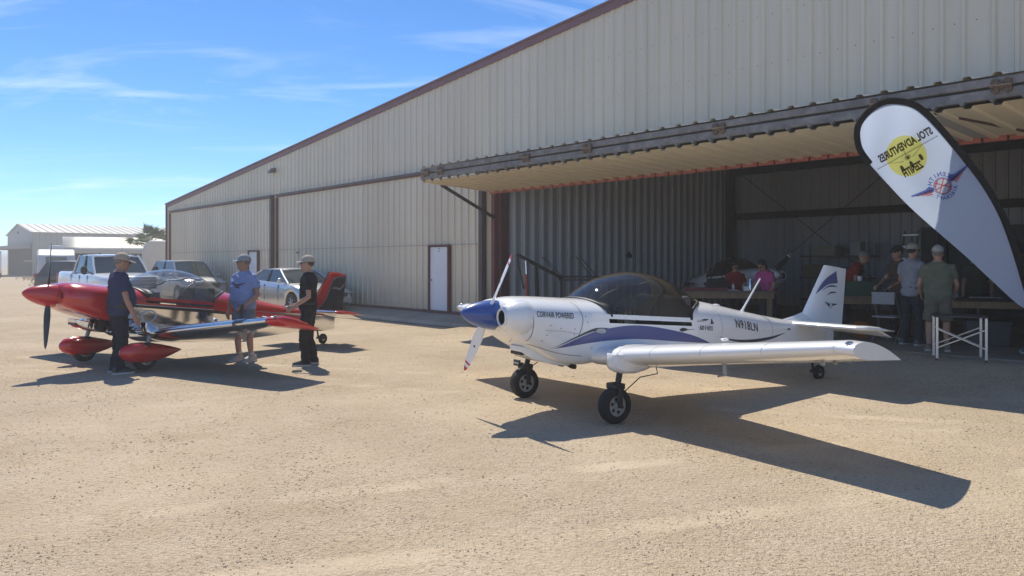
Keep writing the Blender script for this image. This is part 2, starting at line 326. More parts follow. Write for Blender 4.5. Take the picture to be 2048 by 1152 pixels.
def ribs(mb, a, b, zlo, zhi, mp, pitch=.305, dep=.032, phase=0, rib=.05):
    s = [a]; o = [0]; k = a+phase
    while k < b-.12:
        for ds, do in ((.08, 0), (.10, dep), (.10+rib, dep), (.12+rib, 0)):
            if a < k+ds < b: s.append(k+ds); o.append(do)
        k += pitch
    s.append(b); o.append(0)
    f0 = zlo if callable(zlo) else (lambda t: zlo); f1 = zhi if callable(zhi) else (lambda t: zhi)
    mb.strip([mp(p, q, f0(p)) for p, q in zip(s, o)], [mp(p, q, f1(p)) for p, q in zip(s, o)]); return mb
front = lambda y0: (lambda s, o, z: (s, y0-o, z))
ribs(MB(), T0, TR, 4.30, rake, front(0)).build('gable_wall', M_tan, HG, ang=20, recalc=False)
ribs(MB(), TR, T1, 4.30, rake, front(0)).build('gable_wall', M_tan, HG, ang=20, recalc=False)
for a, b in ((T0, -40.6), (-28.62, -28.15), (-15.74, -15.30), (-2.55, T1)):
    ribs(MB(), a, b, PAD, 4.30, front(0), phase=.02).build('wall_pier', M_tan, HG, ang=20, recalc=False)
# outer side, back and roof
ribs(MB(), 0, 10.5, 0, 4.6, lambda s, o, z: (T0-o, s, z)).build('side_wall', M_tan, HG, ang=20)
ribs(MB(), 0, 10.5, 0, 4.6, lambda s, o, z: (T1+o, s, z)).build('side_wall', M_tan, HG, ang=20)
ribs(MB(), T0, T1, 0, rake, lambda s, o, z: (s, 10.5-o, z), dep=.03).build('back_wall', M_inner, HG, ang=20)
rf = MB()
for a, b in ((T0-.12, TR), (TR, T1)):
    za, zb = rake(a)+.03, rake(b)+.03
    rf.add([(a, -.10, za), (b, -.10, zb), (b, 10.7, zb), (a, 10.7, za), (a, -.10, za+.05), (b, -.10, zb+.05), (b, 10.7, zb+.05), (a, 10.7, za+.05)], [(0, 1, 2, 3), (7, 6, 5, 4), (0, 4, 5, 1), (1, 5, 6, 2), (2, 6, 7, 3), (3, 7, 4, 0)])
rf.build('roof', mat('roof_sheet', (.5, .48, .44), .4, .3), HG)
# rake trim in lengths with lapped joints
M_rake = mat('plum_trim', (.15, .062, .088), .55, var=.12, vscale=1.2)
t = T0-.1; k = 0
while t < TR-.1:
    e = min(t+3.05, TR); m = MB(); d = .004*(k % 2)
    for (z0, z1, y0, y1) in ((-.13, .03, -.065-d, -.02), (.03, .075, -.12-d, -.02)):
        A, B = rake(t), rake(e)
        m.add([(t, y0, A+z0), (e, y0, B+z0), (e, y1, B+z0), (t, y1, A+z0), (t, y0, A+z1), (e, y0, B+z1), (e, y1, B+z1), (t, y1, A+z1)], [(0, 3, 2, 1), (4, 5, 6, 7), (0, 1, 5, 4), (1, 2, 6, 5), (2, 3, 7, 6), (3, 0, 4, 7)])
    m.build('rake_trim', M_rake, HG); t = e; k += 1
MB().box((T0-.02, -.035, 2.4), (.09, .10, 4.4)).build('corner_trim', M_maroon, HG)
MB().box((T0-.02, 4, 4.55), (.14, 8, .16)).build('eave_trim', M_rake, HG)
MB().box((T0-.22, -.05, 3.05), (.3, .08, .10)).build('gutter_bracket', M_dark, HG)
# closed doors (two leaves each, folding at the middle seam)
M_post = mat('brown_post', (.075, .045, .045), .5, var=.2)
for a, b, wd in ((-40.55, -28.68, (-30.74, -29.85)), (-28.10, -15.80, (-18.05, -17.15))):
    segs = ((a, wd[0]-.05), (wd[0]-.05, wd[1]+.05), (wd[1]+.05, b))
    for i, (p, q) in enumerate(segs):
        if i == 1: continue
        ribs(MB(), p, q, PAD+.07, 2.145, front(-.07), phase=.03).build('lower_door_leaf', M_tan2, HG, ang=20, recalc=False)
    ribs(MB(), a, b, 2.165, 4.17, front(-.075), phase=.03).build('upper_door_leaf', M_tan2, HG, ang=20, recalc=False)
    m = MB(); m.box(((a+b)/2, -.085, 2.155), (b-a, .05, .022)); m.build('fold_seam', mat('seam_tan', (.40, .36, .30), .5), HG)
    m = MB(); m.box(((a+b)/2, -.12, 4.235), (b-a+.12, .13, .075)); m.build('door_header', M_post, HG)
    m = MB(); m.box(((a+b)/2, -.095, 4.175), (b-a, .09, .035)); m.build('header_trim', M_maroon, HG)
    m = MB(); m.box(((wd[0]+a)/2-.025, -.10, PAD+.035), (wd[0]-a-.05, .10, .07)); m.box(((wd[1]+b)/2+.025, -.10, PAD+.035), (b-wd[1]-.05, .10, .07)); m.build('sill_trim', M_maroon, HG)
    for x, wdt in ((a+.01, .03), (b+.09, .15)):
        MB().box((x, -.11, 2.2), (wdt, .14, 3.9)).build('door_post', M_post if wdt > .1 else M_maroon, HG)
    # walk-through door in the leaf
    wr = empty('walk_door', parent=HG); x0, x1 = wd; xm = (x0+x1)/2
    m = MB(); m.box((x0-.01, -.115, 1.21), (.05, .12, 1.91)); m.box((x1+.01, -.115, 1.21), (.05, .12, 1.91)); m.box((xm, -.115, 2.14), (x1-x0-.03, .12, .05)); m.box((xm, -.115, PAD+.03), (x1-x0-.03, .12, .06)); m.build('door_frame', M_maroon, wr)
    MB().box((xm, -.10, 1.21), (x1-x0-.04, .05, 1.78)).build('door_leaf', mat('door_white', (.74, .75, .78), .45, var=.04), wr, bevel=.008)
    m = MB(); m.rev([(-.20, .012), (-.17, .03), (-.135, .022), (-.12, .012)], (x0+.10, 0, 1.17), 'y', 10); m.build('door_knob', M_steel, wr)
    m = MB(); 
    if wd[0] > -20:
        v, f = text_mesh('2', .15); m.add([(xm-.04+p[0], -.132, 1.97+p[1]) for p in v], f); m.build('door_number', M_dark, wr, smooth=False, recalc=False)
# screw rows
sc = MB()
def screw(x, y, z, r_=.012): sc.add([(x-r_, y, z), (x, y, z-r_), (x+r_, y, z), (x, y, z+r_), (x, y-.008, z)], [(0, 1, 4), (1, 2, 4), (2, 3, 4), (3, 0, 4)])
for z in (4.42, 5.3, 6.2, 7.1):
    k = T0+.3
    while k < TR:
        if z < rake(k)-.2: screw(k, -.004, z)
        k += .305
for z in (.45, 1.15, 2.08, 2.24, 3.1, 4.08):
    for a, b in ((-40.5, -28.7), (-28.05, -15.9)):
        k = a+.27
        while k < b: screw(k, .068-.15, z); k += .305
tag(sc.build('sheet_screws', mat('screw_grey', (.22, .20, .17), .6, .3), HG, smooth=False, recalc=False), kind='stuff')
# lamp on the wall
m = MB(); m.box((-28.5, -.10, 5.22), (.30, .20, .16), taper=(.85, .8)); m.box((-28.5, -.22, 5.16), (.26, .10, .10)); m.tube([(-28.5, .0, 5.30), (-28.5, -.1, 5.28)], .03); m.build('wall_lamp', mat('lamp_bronze', (.10, .09, .10), .4, .4), HG, bevel=.01)
# small vents / screws specks on the lower leaf
m = MB(); m.box((-26.3, -.16, 2.03), (.13, .03, .05)); m.build('door_latch', M_dark, HG)

# ---- open bay: jambs, slab, inner walls
BL, BR = -15.25, -2.75
MB().box((BL+.02, -.06, 2.18), (.13, .18, 3.86)).build('jamb', mat('red_jamb', (.15, .04, .04), .6, var=.15), HG)
MB().box((BL+.15, .10, 2.15), (.11, .26, 3.8)).build('jamb_track', mat('track_maroon', (.10, .03, .035), .5), HG)
m = MB(); m.box((BL+.24, -.04, 1.66), (.10, .12, .12)); m.tube([(BL+.17, -.06, 1.66), (BL+.34, -.06, 1.66)], .025); m.build('track_latch', M_dark, HG)
MB().box((BR, -.06, 2.18), (.20, .20, 3.86)).build('jamb', MATS['red_jamb'], HG)
for tx, sg in ((BL-.02, 1), (BR+.02, -1)):
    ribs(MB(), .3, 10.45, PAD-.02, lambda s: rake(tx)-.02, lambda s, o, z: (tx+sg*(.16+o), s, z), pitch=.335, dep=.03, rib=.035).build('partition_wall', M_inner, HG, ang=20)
    rb_ = None
    for k in range(30):
        if rb_ is None: rb_ = MB().box((0, 0, 2.55), (.05, .055, 4.6)).build('wall_rib', mat('rib_pale', (.72, .73, .74), .45, .1), HG)
        else: q_ = rb_.copy(); C.objects.link(q_); rb_ = q_
        rb_.location = (tx+sg*(.16+.05), .45+.335*k, 0)
# inner face of the front gable over the opening
m = MB(); m.add([(BL, .06, 4.2), (BR, .06, 4.2), (BR, .06, rake(BR)), (BL, .06, rake(BL))], [(0, 1, 2, 3)]); m.build('inner_lining', M_inner, HG, recalc=False)
MB().box(((BL+BR)/2, .22, 4.22), (BR-BL, .3, .30)).build('header_beam', M_dark, HG)
for z in (3.22, 4.74):
    MB().box(((BL+BR)/2, 10.33, z), (BR-BL-.3, .16, .22)).build('wall_girt', M_dark, HG)
for x in (BL+.35, -8.15, BR-.3):
    MB().box((x, 10.15, 2.7), (.22, .28, 5.0)).build('column', M_dark, HG)
m = MB()
for a, b in (((BL+.4, .3), (BL+6.3, 4.9)), ((BL+6.3, .3), (BL+.4, 4.9))): m.tube([(a[0], 10.2, a[1]), (b[0], 10.2, b[1])], .009, 5)
m.build('brace_cable', M_dark, HG)
for y in (3.4, 6.9):
    MB().add([(BL+.1, y-.1, rake(BL)-.5), (BR-.1, y-.1, rake(BR)-.5), (BR-.1, y+.1, rake(BR)-.5), (BL+.1, y+.1, rake(BL)-.5), (BL+.1, y-.1, rake(BL)-.05), (BR-.1, y-.1, rake(BR)-.05), (BR-.1, y+.1, rake(BR)-.05), (BL+.1, y+.1, rake(BL)-.05)],
             [(0, 3, 2, 1), (4, 5, 6, 7), (0, 1, 5, 4), (1, 2, 6, 5), (2, 3, 7, 6), (3, 0, 4, 7)]).build('rafter', M_dark, HG)
# white wall cabinet panel and dark lower cladding at the back
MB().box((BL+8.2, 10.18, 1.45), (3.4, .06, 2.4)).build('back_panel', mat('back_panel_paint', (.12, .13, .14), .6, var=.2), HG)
sl = MB()
sl.box(((BL+BR)/2, 5.2, PAD-.1), (BR-BL-.35, 10.6, .2))
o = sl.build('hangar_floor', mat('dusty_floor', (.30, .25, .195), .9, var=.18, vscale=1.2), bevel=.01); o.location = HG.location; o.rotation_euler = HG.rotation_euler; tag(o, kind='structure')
# footing kerb under the closed doors and sloping apron
m = MB()
prof = [(.25, PAD-.005), (-.16, PAD-.005), (-.75, .135), (-1.0, .118), (-1.06, .02)]
ts = [T0-.1+i*(-15.0-T0)/24 for i in range(25)]
m.loft([[(t, y, z) for y, z in prof]+[(t, .25, -.2)] for t in ts])
o = m.build('concrete_apron', M_conc, ang=20); o.location = HG.location; o.rotation_euler = HG.rotation_euler; tag(o, kind='structure')

# ---- bifold door, folded open
BD = empty('bifold_door', parent=HG)
a, b = BL-.12, BR+.10; OUT = -2.28
M_fold = mat('weathered_steel', (.21, .20, .19), .65, .2, var=.4, vscale=5, dirt=None)
def slab(y0, z0, y1, z1, dn):
    """ribbed sheet running from (y0,z0) at the wall to (y1,z1) at the fold; ribs run out from the wall"""
    m = MB(); s = []; o = []; k = a
    n = Vector((z0-z1, y1-y0)); n.normalize(); n = n*dn
    while k < b-.2:
        for ds, do in ((0, 0), (.10, 0), (.125, .035), (.20, .035), (.225, 0)): s.append(k+ds); o.append(do)
        k += .335
    s.append(b); o.append(0)
    m.strip([(p, y0+n.x*q, z0+n.y*q) for p, q in zip(s, o)], [(p, y1+n.x*q, z1+n.y*q) for p, q in zip(s, o)]); return m
slab(-.14, 4.20, OUT-.03, 3.925, -1).build('upper_leaf', mat('pale_sheet', (.66, .62, .54), .4, .1, var=.05), BD, ang=20, recalc=False, solid=.0)
slab(-.12, 3.50, OUT, 3.60, 1).build('lower_leaf', M_cream, BD, ang=20, recalc=False)
m = MB()
for z0, z1 in ((3.80, 3.905), (3.645, 3.765)):
    m.box(((a+b)/2, OUT+.03, (z0+z1)/2), (b-a, .09, z1-z0))
m.build('fold_beam', M_fold, BD, bevel=.008)
MB().box(((a+b)/2, OUT+.06, 3.78), (b-a, .03, .12)).build('fold_gap', M_dark, BD)
M_rust = mat('rusty_hinge', (.15, .105, .075), .8, .2, var=.5, vscale=30, bump=.5, bscale=40)
for hx in (-15.1, -14.55, -11.6, -9.9, -7.05, -4.55, -3.1):
    m = MB()
    for dx, dz in ((-.075, .05), (.075, .05), (-.075, -.05), (.075, -.05), (0, 0)):
        m.rev([(-.018, .048), (.018, .048)], (hx+dx*.9, OUT-.035, 3.785+dz*.9), 'y', 10)
    m.tube([(hx-.12, OUT-.06, 3.785), (hx+.12, OUT-.06, 3.785)], .018); m.build('hinge', M_rust, BD)
k = a+.06; first = None
while k < b:
    m = MB(); m.add([(k, OUT-.03, 3.655), (k+.085, OUT-.03, 3.655), (k+.042, OUT-.03, 3.60), (k, OUT+.05, 3.655), (k+.085, OUT+.05, 3.655), (k+.042, OUT+.05, 3.60)], [(0, 1, 2), (5, 4, 3), (0, 3, 4, 1), (1, 4, 5, 2), (2, 5, 3, 0)]); k += .335; m.build('sheet_end_closure', M_fold, BD, smooth=False)
k = a
while k < b-.05:
    m = MB(); m.box((k+.165, -.13, 3.468), (.30, .05, .085)); m.box((k+.165, -.145, 3.52), (.22, .05, .03)); k += .335; m.build('bottom_seal', mat('red_seal', (.36, .10, .075), .65, var=.15), BD)
MB().box(((a+b)/2, -.02, 3.56), (b-a, .12, .10)).build('bottom_beam', M_dark, BD)
for x, y0 in ((a+.02, 0), (b-.02, 0)):
    m = MB(); m.add([(x-.02, -.12, 3.50), (x-.02, OUT, 3.61), (x-.02, OUT, 3.66), (x-.02, -.12, 3.55), (x+.02, -.12, 3.50), (x+.02, OUT, 3.61), (x+.02, OUT, 3.66), (x+.02, -.12, 3.55)], [(0, 1, 2, 3), (7, 6, 5, 4), (0, 4, 5, 1), (1, 5, 6, 2), (2, 6, 7, 3), (3, 7, 4, 0)]); m.build('leaf_edge', M_cream, BD)
m = MB(); m.tube([(a+.1, -1.75, 3.55), (BL+.04, -.16, 2.83)], .045, 8); m.tube([(BL+.04, -.16, 2.83), (BL+.04, -.05, 2.80)], .05, 8); m.build('strut', M_dark, BD)
m = MB(); m.tube([(-3.9, -2.15, 3.60), (-3.35, -.2, 3.50)], .03, 6); m.build('door_brace', mat('brace_brown', (.10, .05, .045), .6), BD)
m = MB(); m.box((-4.25, -1.15, 3.515), (1.0, 1.9, .012)); o = m.build('patch_panel', mat('grey_patch', (.42, .40, .37), .5), BD); o.rotation_euler = (-.045, 0, 0); o.location = (0, 0, -.02)
# ------------------------------------------------------------------ light aircraft (tail-wheel, low wing, bubble canopy)
# local axes: x towards the nose, y towards the left wing, z up; origin on the ground under the main axle
def rail(x): return 1.016+.07*x if x > -1.9 else .883-.055*(-1.9-x)*1.2
#      x     halfw  ztop   zbot
FUS = [(.92, .30, 1.215, .965), (.88, .365, 1.255, .915), (.78, .43, 1.285, .845), (.60, .475, 1.29, .735), (.35, .505, 1.278, .60), (.10, .53, 1.262, .555), (-.18, .545, 1.245, .57),
       (-.6, .555, 1.2, .55), (-1.0, .555, 1.19, .535), (-1.4, .545, 1.20, .52), (-1.88, .50, 1.185, .50), (-2.7, .375, 1.03, .455), (-3.3, .28, .925, .425), (-3.75, .20, .86, .41), (-4.3, .115, .80, .41), (-4.62, .03, .745, .44)]
def fus_at(x):
    return interp(FUS, x)
def fsec(x, hw, zt, zb, nside=9, ndeck=9, sharp=.14):
    """half section from keel (y=0) up the left side to the rail, then over the deck to the top centre; mirrored"""
    zr = min(rail(x), zt-.02); zr = max(zr, zb+.3*(zt-zb))
    side = []
    rr = min(sharp*(1 if x < .2 else 1+(x-.2)*1.6), .42*(zr-zb)+.05, hw*.8)
    bulge = 1.0
    side.append((0, zb))
    side.append((hw*.5-rr*.3, zb))
    for k in range(5):
        a = R(-90+22.5*k); side.append((hw*.965-rr+rr*math.cos(a), zb+rr+rr*math.sin(a)))
    side.append((hw*.99, lerp(zb+rr, zr, .55)))
    side.append((hw, zr))
    deck = []
    for k in range(1, ndeck+1):
        a = R(90*k/ndeck); deck.append((hw*math.cos(a)**.82, zr+(zt-zr)*math.sin(a)**.9))
    return side, deck
def aircraft(name, label, loc, fwd, kind, pitch=0, xmin=-5, wings=True):
    root = empty(name, loc, math.atan2(fwd[1], fwd[0]), label, 'airplane')
    root.rotation_mode = 'XYZ'; root.rotation_euler = (0, -pitch, math.atan2(fwd[1], fwd[0]))
    red = kind == 'red'; inner = kind == 'inner'
    white = mat('aircraft_white', (.88, .88, .87), .25, 0, .6, var=.035, vscale=1.5)
    blue = mat('aircraft_blue', (.035, .09, .33), .3, 0, .5)
    redp = mat('aircraft_red', (.55, .012, .016), .22, 0, .8, var=.06, vscale=2)
    alu = mat('polished_alu', (.74, .74, .75), .10, 1, var=.05, vscale=6, bump=.03, bscale=7)
    M_skin, M_cowl, M_deck, M_wing = (alu, redp, redp, alu) if red else (white, white, white, white)
    blackp = mat('satin_black', (.015, .015, .016), .4)
    # --- fuselage skin
    rows = [r for r in smooth_tab(FUS, 61) if r[0] >= xmin]
    def shell(rs, part):
        m = MB(); A = []
        for x, hw, zt, zb in rs:
            s, d = fsec(x, hw, zt, zb)
            pts = s if part == 'side' else ([s[-1]]+d if part == 'deck' else s+d)
            A.append([(x, y, z) for y, z in pts]+([(x, -y, z) for y, z in pts[::-1] if abs(y) > 1e-6]))
        if part == 'side': A = [[p for p in a] for a in A]
        if part == 'deck':
            m.loft(A, closed=False)
        elif part == 'side':
            # open at the top between the rails: reorder so the gap lies between last and first
            B = []
            for x, hw, zt, zb in rs:
                s, d = fsec(x, hw, zt, zb); B.append([(x, -y, z) for y, z in s[:0:-1]]+[(x, y, z) for y, z in s])
            m.loft(B, closed=False)
        else: m.loft(A, cap=(True, True))
        return m
    cowl_end = .13 if not red else .12
    cx_rows = [r for r in rows if r[0] >= cowl_end]; edge = (cowl_end,)+fus_at(cowl_end)
    cx_rows.append(edge)
    if red:  # deeper, plainer nose bowl
        cx_rows = [(x, hw*(1.0 if x < .6 else 1.02), zt+.02*sstep(.3, .8, x), zb+.13*sstep(.95, .2, x)*1.0+.02) for x, hw, zt, zb in cx_rows]
    cowl = shell(cx_rows, 'full').build('cowling', M_cowl, root, ang=50)
    body_rows = [edge]+[r for r in rows if r[0] < cowl_end]
    side = shell(body_rows, 'side'); tail = [r for r in body_rows]
    side.build('fuselage_side', M_skin, root, ang=50, recalc=False)
    fus_bvh_mb = shell(rows, 'full')
    bvh = BVHTree.FromPolygons([tuple(v) for v in fus_bvh_mb.v], fus_bvh_mb.f)
    fd = [r for r in body_rows if r[0] >= -.20]+[(-.20,)+fus_at(-.20)]
    shell(fd, 'deck').build('forward_deck', M_deck, root, ang=50, recalc=False)
    rd = [(-1.86,)+fus_at(-1.86)]+[r for r in body_rows if r[0] < -1.86]
    shell(rd, 'deck').build('turtle_deck', M_deck, root, ang=50, recalc=False)
    # cockpit: floor, bulkheads, panel, seats
    m = MB()
    for x in (-.28, -1.84):
        s, d = fsec(x, *fus_at(x)); sc = .97
        pts = [(x, y*sc, z) for y, z in s+d]+[(x, -y*sc, z) for y, z in (s+d)[-2:0:-1]]
        m.add(pts, [tuple(range(len(pts)))])
    m.box((-1.06, 0, .64), (1.55, 1.0, .03)); m.build('cockpit_bulkhead', blackp, root, smooth=False)
    m = MB(); m.box((-.40, 0, 1.06), (.10, .98, .22)); m.ell((-.34, 0, 1.14), (.16, .49, .10), 16, 6); m.build('instrument_panel', blackp, root)
    sm = mat('seat_tan' if not red else 'seat_grey', (.07, .062, .055) if not red else (.06, .06, .07), .8)
    for y in (-.24, .24):
        m = MB(); m.box((-1.1, y, .80), (.5, .42, .14)); m.box((-1.43, y, 1.0), (.13, .42, .52)); o = m.build('seat', sm, root, bevel=.04)
    m = MB(); m.tube([(-.62, .0, .7), (-.60, 0, 1.02), (-.66, .06, 1.08)], .014, 6); m.build('control_stick', blackp, root)
    # --- canopy
    if not inner or True:
        top = smooth_tab([(-.14, 1.252), (-.30, 1.375), (-.52, 1.485), (-.90, 1.55), (-1.32, 1.475), (-1.62, 1.335), (-1.87, 1.185)], 25)
        z_off = .05
        rings = []
        for i, (xt, zt) in enumerate(top):
            u = i/24; xr = lerp(-.24, -1.40, u); zr = rail(xr)+z_off+.02; ring = []
            ex = lerp(.95, .85, u)
            for k in range(25):
                a = math.pi*k/24; sn = math.sin(a)
                ring.append((xr+(xt-xr)*sn**lerp(1.1, 2.6, u), fus_at(xr)[0]*.985*math.copysign(abs(math.cos(a))**ex, math.cos(a)), zr+(zt-zr)*sn**ex))
            rings.append(ring)
        m = MB(); m.loft(rings, closed=False)
        gl = glass('canopy_clear', (.80, .81, .82), .08, dust=.11) if red else glass('canopy_tint', (.40, .39, .37), .06, dust=.05)
        m.build('canopy', gl, root, ang=180, recalc=False)
        fr = blackp
        def hoop(i, r, nm, mt): 
            MB().tube([Vector(p) for p in rings[i]], r, 6).build(nm, mt, root)
        hoop(0, .016, 'windshield_frame', blackp); hoop(24, .020, 'canopy_rear_frame', blackp)
        # slanted inner bow seen through the bubble
        bow = mat('bow_brass', (.10, .085, .065), .45, .4) if not red else blackp
        pts = []
        for k in range(25):
            a = math.pi*k/24; u = .42+.34*math.sin(a); i = int(u*24); q = rings[i][k]; pts.append((q[0], q[1]*.97, q[2]-.015))
        MB().tube(pts, .011, 6).build('canopy_bow', bow, root)
        if not red:
            pts = []
            for k in range(25):
                a = math.pi*k/24; u = .98-.22*math.sin(a); i = int(u*24); q = rings[i][k]; pts.append((q[0], q[1]*.96, q[2]-.012))
            MB().tube(pts, .010, 6).build('canopy_bow', bow, root)
        # fixed sill frame of the canopy, a slot open beneath it
        for sg in (1, -1):
            A, B, Cc, D = [], [], [], []
            for k in range(17):
                x = lerp(.02 if not red else -.2, -1.43, k/16); hw = fus_at(x)[0]*1.0
                A.append((x, sg*hw*1.004, rail(x)+.045)); B.append((x, sg*hw*.985, rail(x)+z_off+.045)); Cc.append((x, sg*(hw*.96), rail(x)+z_off+.045)); D.append((x, sg*(hw*.97), rail(x)+.045))
            m = MB(); m.loft([[a_, b_, c_, d_] for a_, b_, c_, d_ in zip(A, B, Cc, D)]); m.build('canopy_sill', M_deck, root, ang=30)
        # side fillers between deck and sill at both ends
        m = MB()
        m.build('x', fr, root) if False else None
        # rear quarter deck between the hoop foot and the turtle deck
        for sg in (1, -1):
            m = MB(); A, B = [], []
            for k in range(9):
                u = k/8; x = lerp(-1.40, -1.87, u); hw = fus_at(x)[0]
                A.append((x, sg*hw, rail(x)))
                q = rings[24][int(12*u) if sg > 0 else 24-int(12*u)]; B.append(q)
            # fan between hoop and rear section deck edge
            s, d = fsec(-1.87, *fus_at(-1.87)); dk = [(-1.87, sg*y, z) for y, z in [s[-1]]+d]
            hp = [rings[24][i if sg > 0 else 24-i] for i in range(0, 13)]
            n1_, n2_ = len(hp), len(dk); GA = [hp[min(n1_-1, round(i*(n1_-1)/12))] for i in range(13)]; GB = [dk[min(n2_-1, round(i*(n2_-1)/12))] for i in range(13)]
            rows_ = [[tuple(lerp(a_[c], b_[c], j/4) for c in range(3)) for a_, b_ in zip(GA, GB)] for j in range(5)]
            # push outward so the quarter panel stays on the fuselage barrel
            m.loft(rows_, closed=False)
            low = [(lerp(-1.40, -1.87, j/4), sg*fus_at(lerp(-1.40, -1.87, j/4))[0], rail(lerp(-1.40, -1.87, j/4))) for j in range(5)]
            m.strip(low, [r_[0] for r_ in rows_]); m.build('quarter_panel', M_deck, root, ang=180)
    # --- spinner and propeller, on the tilted thrust line
    TH = Matrix.Translation((.93, 0, 1.095)) @ Matrix.Rotation(R(-5.5), 4, 'Y')
    sp = MB(); prof = [(0, .158), (.03, .158), (.10, .150), (.18, .131), (.26, .104), (.32, .075), (.36, .045), (.385, .02), (.392, .003)]
    if red: prof = [(h*1.12, r*1.10) for h, r in prof]
    sp.rev(prof, ax='x', n=28); o = sp.build('spinner', redp if red else (blue if not inner else white), root); o.matrix_local = TH
    back = MB(); back.rev([(-.03, .160), (.002, .162)], ax='x', n=28); o = back.build('spinner_backplate', M_chrome, root); o.matrix_local = TH
    for bi in range(2):
        ang_ = {'white': R(-33), 'red': R(10), 'inner': R(-44)}[kind]+math.pi*bi
        rl = .79 if red else .76
        rings_ = []
        for u, ch, th, tw in ((.10, .035, .034, 55), (.17, .045, .032, 48), (.25, .075, .024, 40), (.40, .098, .018, 30), (.60, .096, .013, 22), (.80, .078, .010, 17), (.93, .056, .007, 15), (1.0, .018, .005, 14)):
            r_ = u*rl; ring = []
            for k in range(12):
                a = 2*math.pi*k/12; c_ = math.cos(a)*ch*(.62 if not red else .55); t_ = math.sin(a)*th*.6; tw_ = R(90-tw)
                X = c_*math.cos(tw_)-t_*math.sin(tw_); Y = c_*math.sin(tw_)+t_*math.cos(tw_)
                ring.append((X, Y, r_))
            rings_.append(ring)
        M2 = TH @ Matrix.Translation((.075, 0, 0)) @ Matrix.Rotation(ang_, 4, 'X')
        if red or inner:
            m = MB(); m.loft(rings_); o = m.build('propeller_blade', mat('carbon_blade', (.028, .026, .026), .35), root); o.matrix_local = M2
            if inner:
                for u0, u1 in ((5.2, 5.75), (6.2, 6.6)):
                    i = int(u0); rr_ = [[tuple(lerp(p, q, u-i)*1.02 if c < 2 else lerp(p, q, u-i) for c, (p, q) in enumerate(zip(a_, b_))) for a_, b_ in zip(rings_[i], rings_[i+1])] for u in (u0, u1)]
                    m = MB(); m.loft(rr_); o2 = m.build('tip_band', white, o); 
        else:
            m = MB(); m.loft(rings_[:7]); o = m.build('propeller_blade', white, root); o.matrix_local = M2
            m = MB(); m.loft(rings_[6:]); o2 = m.build('blade_tip', mat('tip_red', (.5, .03, .03), .4), o)
            rr_ = [[tuple(lerp(p, q, u)*1.03 if c < 2 else lerp(p, q, u) for c, (p, q) in enumerate(zip(a_, b_))) for a_, b_ in zip(rings_[5], rings_[6])] for u in (.35, .6)]
            m = MB(); m.loft(rr_); m.build('tip_band', MATS['tip_red'], o)
            m = MB(); m.rev([(-.016, .012), (.016, .012)], (.0, 0, .42), 'y', 10); m.build('blade_emblem', M_dark, o)
    # --- cheek inlets
    for sg in (1, -1):
        if red: 
            m = MB(); m.rev([(0, .055), (.02, .07), (.03, .055)], (0, 0, 0), 'x', 18); o = m.build('air_inlet', blackp, root); o.location = (.885, sg*.26, 1.12); o.rotation_euler = (0, R(-6), sg*.3); continue
        rings_ = []
        # fairing behind each round inlet, blending back into the cowl
        for u, r_, dx, dz, wy in ((0, .075, .985, 1.088, .275), (.02, .098, .978, 1.088, .275), (.10, .135, .93, 1.085, .285), (.25, .172, .84, 1.075, .29), (.5, .19, .76, 1.07, .285), (1, .175, .67, 1.07, .262)):
            rings_.append([(dx+.03*math.cos(a)*0, sg*(wy+r_*math.cos(a)), dz+r_*math.sin(a)*1.02) for a in [2*math.pi*k/24 for k in range(24)]])
        m = MB(); m.loft(rings_, cap=(False, True)); m.build('cowl_cheek', M_cowl, root, ang=60)
        m = MB(); m.rev([(.0, .078), (-.06, .07), (-.1, .001)], (.984, sg*.275, 1.088), 'x', 20, False); m.build('air_inlet', blackp, root)
        m = MB(); m.tube([(.988, sg*(.275+.086*math.cos(k*.2618)), 1.088+.086*math.sin(k*.2618)) for k in range(25)], .012, 6); m.build('inlet_ring', M_cowl, root)
    # --- exhaust chin under the cowl
    m = MB(); m.loft([[(x, y*w_, z) for y, z in ((-1, zt), (-1, zb), (1, zb), (1, zt))] for x, w_, zt, zb in ((.66, .12, .76, .70), (.56, .19, .73, .625), (.30, .25, .66, .545), (.13, .25, .60, .525), (.05, .22, .58, .555))])
    m.build('cowl_chin', M_skin, root, bevel=.025)
    m = MB(); m.box((.628, 0, .695), (.05, .22, .07)); o = m.build('chin_opening', blackp, root)
    if red:
        for i in range(7):
            m = MB(); m.ell((.52-.055*i, .315, .66-.012*i), (.02, .012, .045), 8, 5); m.build('louvre', M_dark, root)
    for y in (.12, -.12):
        m = MB(); m.tube([(.10, y, .56), (.0, y, .50), (-.05, y, .49)], .028, 8); m.build('exhaust_pipe', mat('exhaust', (.09, .07, .06), .6, .6), root)
    if not wings: return root, bvh
    # --- wings
    WZ = -.10 if red else 0; DI = .3 if red else 0
    def af(n=14):
        up = []
        for k in range(n+1):
            c = (1-math.cos(math.pi*k/n))/2; t_ = 5*.17*(.2969*math.sqrt(c)-.126*c-.3516*c*c+.2843*c**3-.1036*c**4); cam_ = .03*4*c*(1-c); up.append((c, cam_+t_, cam_-t_))
        return up
    AF = af()
    def wsec(xle, y, zle, chord, thick, inc, c0=0, c1=1):
        pts = []
        A = [(c, u, l_) for c, u, l_ in AF]
        seq = [(c, u) for c, u, l_ in A[::-1]]+[(c, l_) for c, u, l_ in A[1:]]
        for c, h in seq:
            c2 = max(min(c, c1), c0)
            X = -c2*chord; Z = h*thick*chord/.17 if c2 == c else (h*thick*chord/.17)
            pts.append((xle+X*math.cos(inc), y, zle+(WZ if abs(y) < 3.5 and xle > -3 else 0)+X*math.sin(inc)+Z*math.cos(inc)))
        return pts
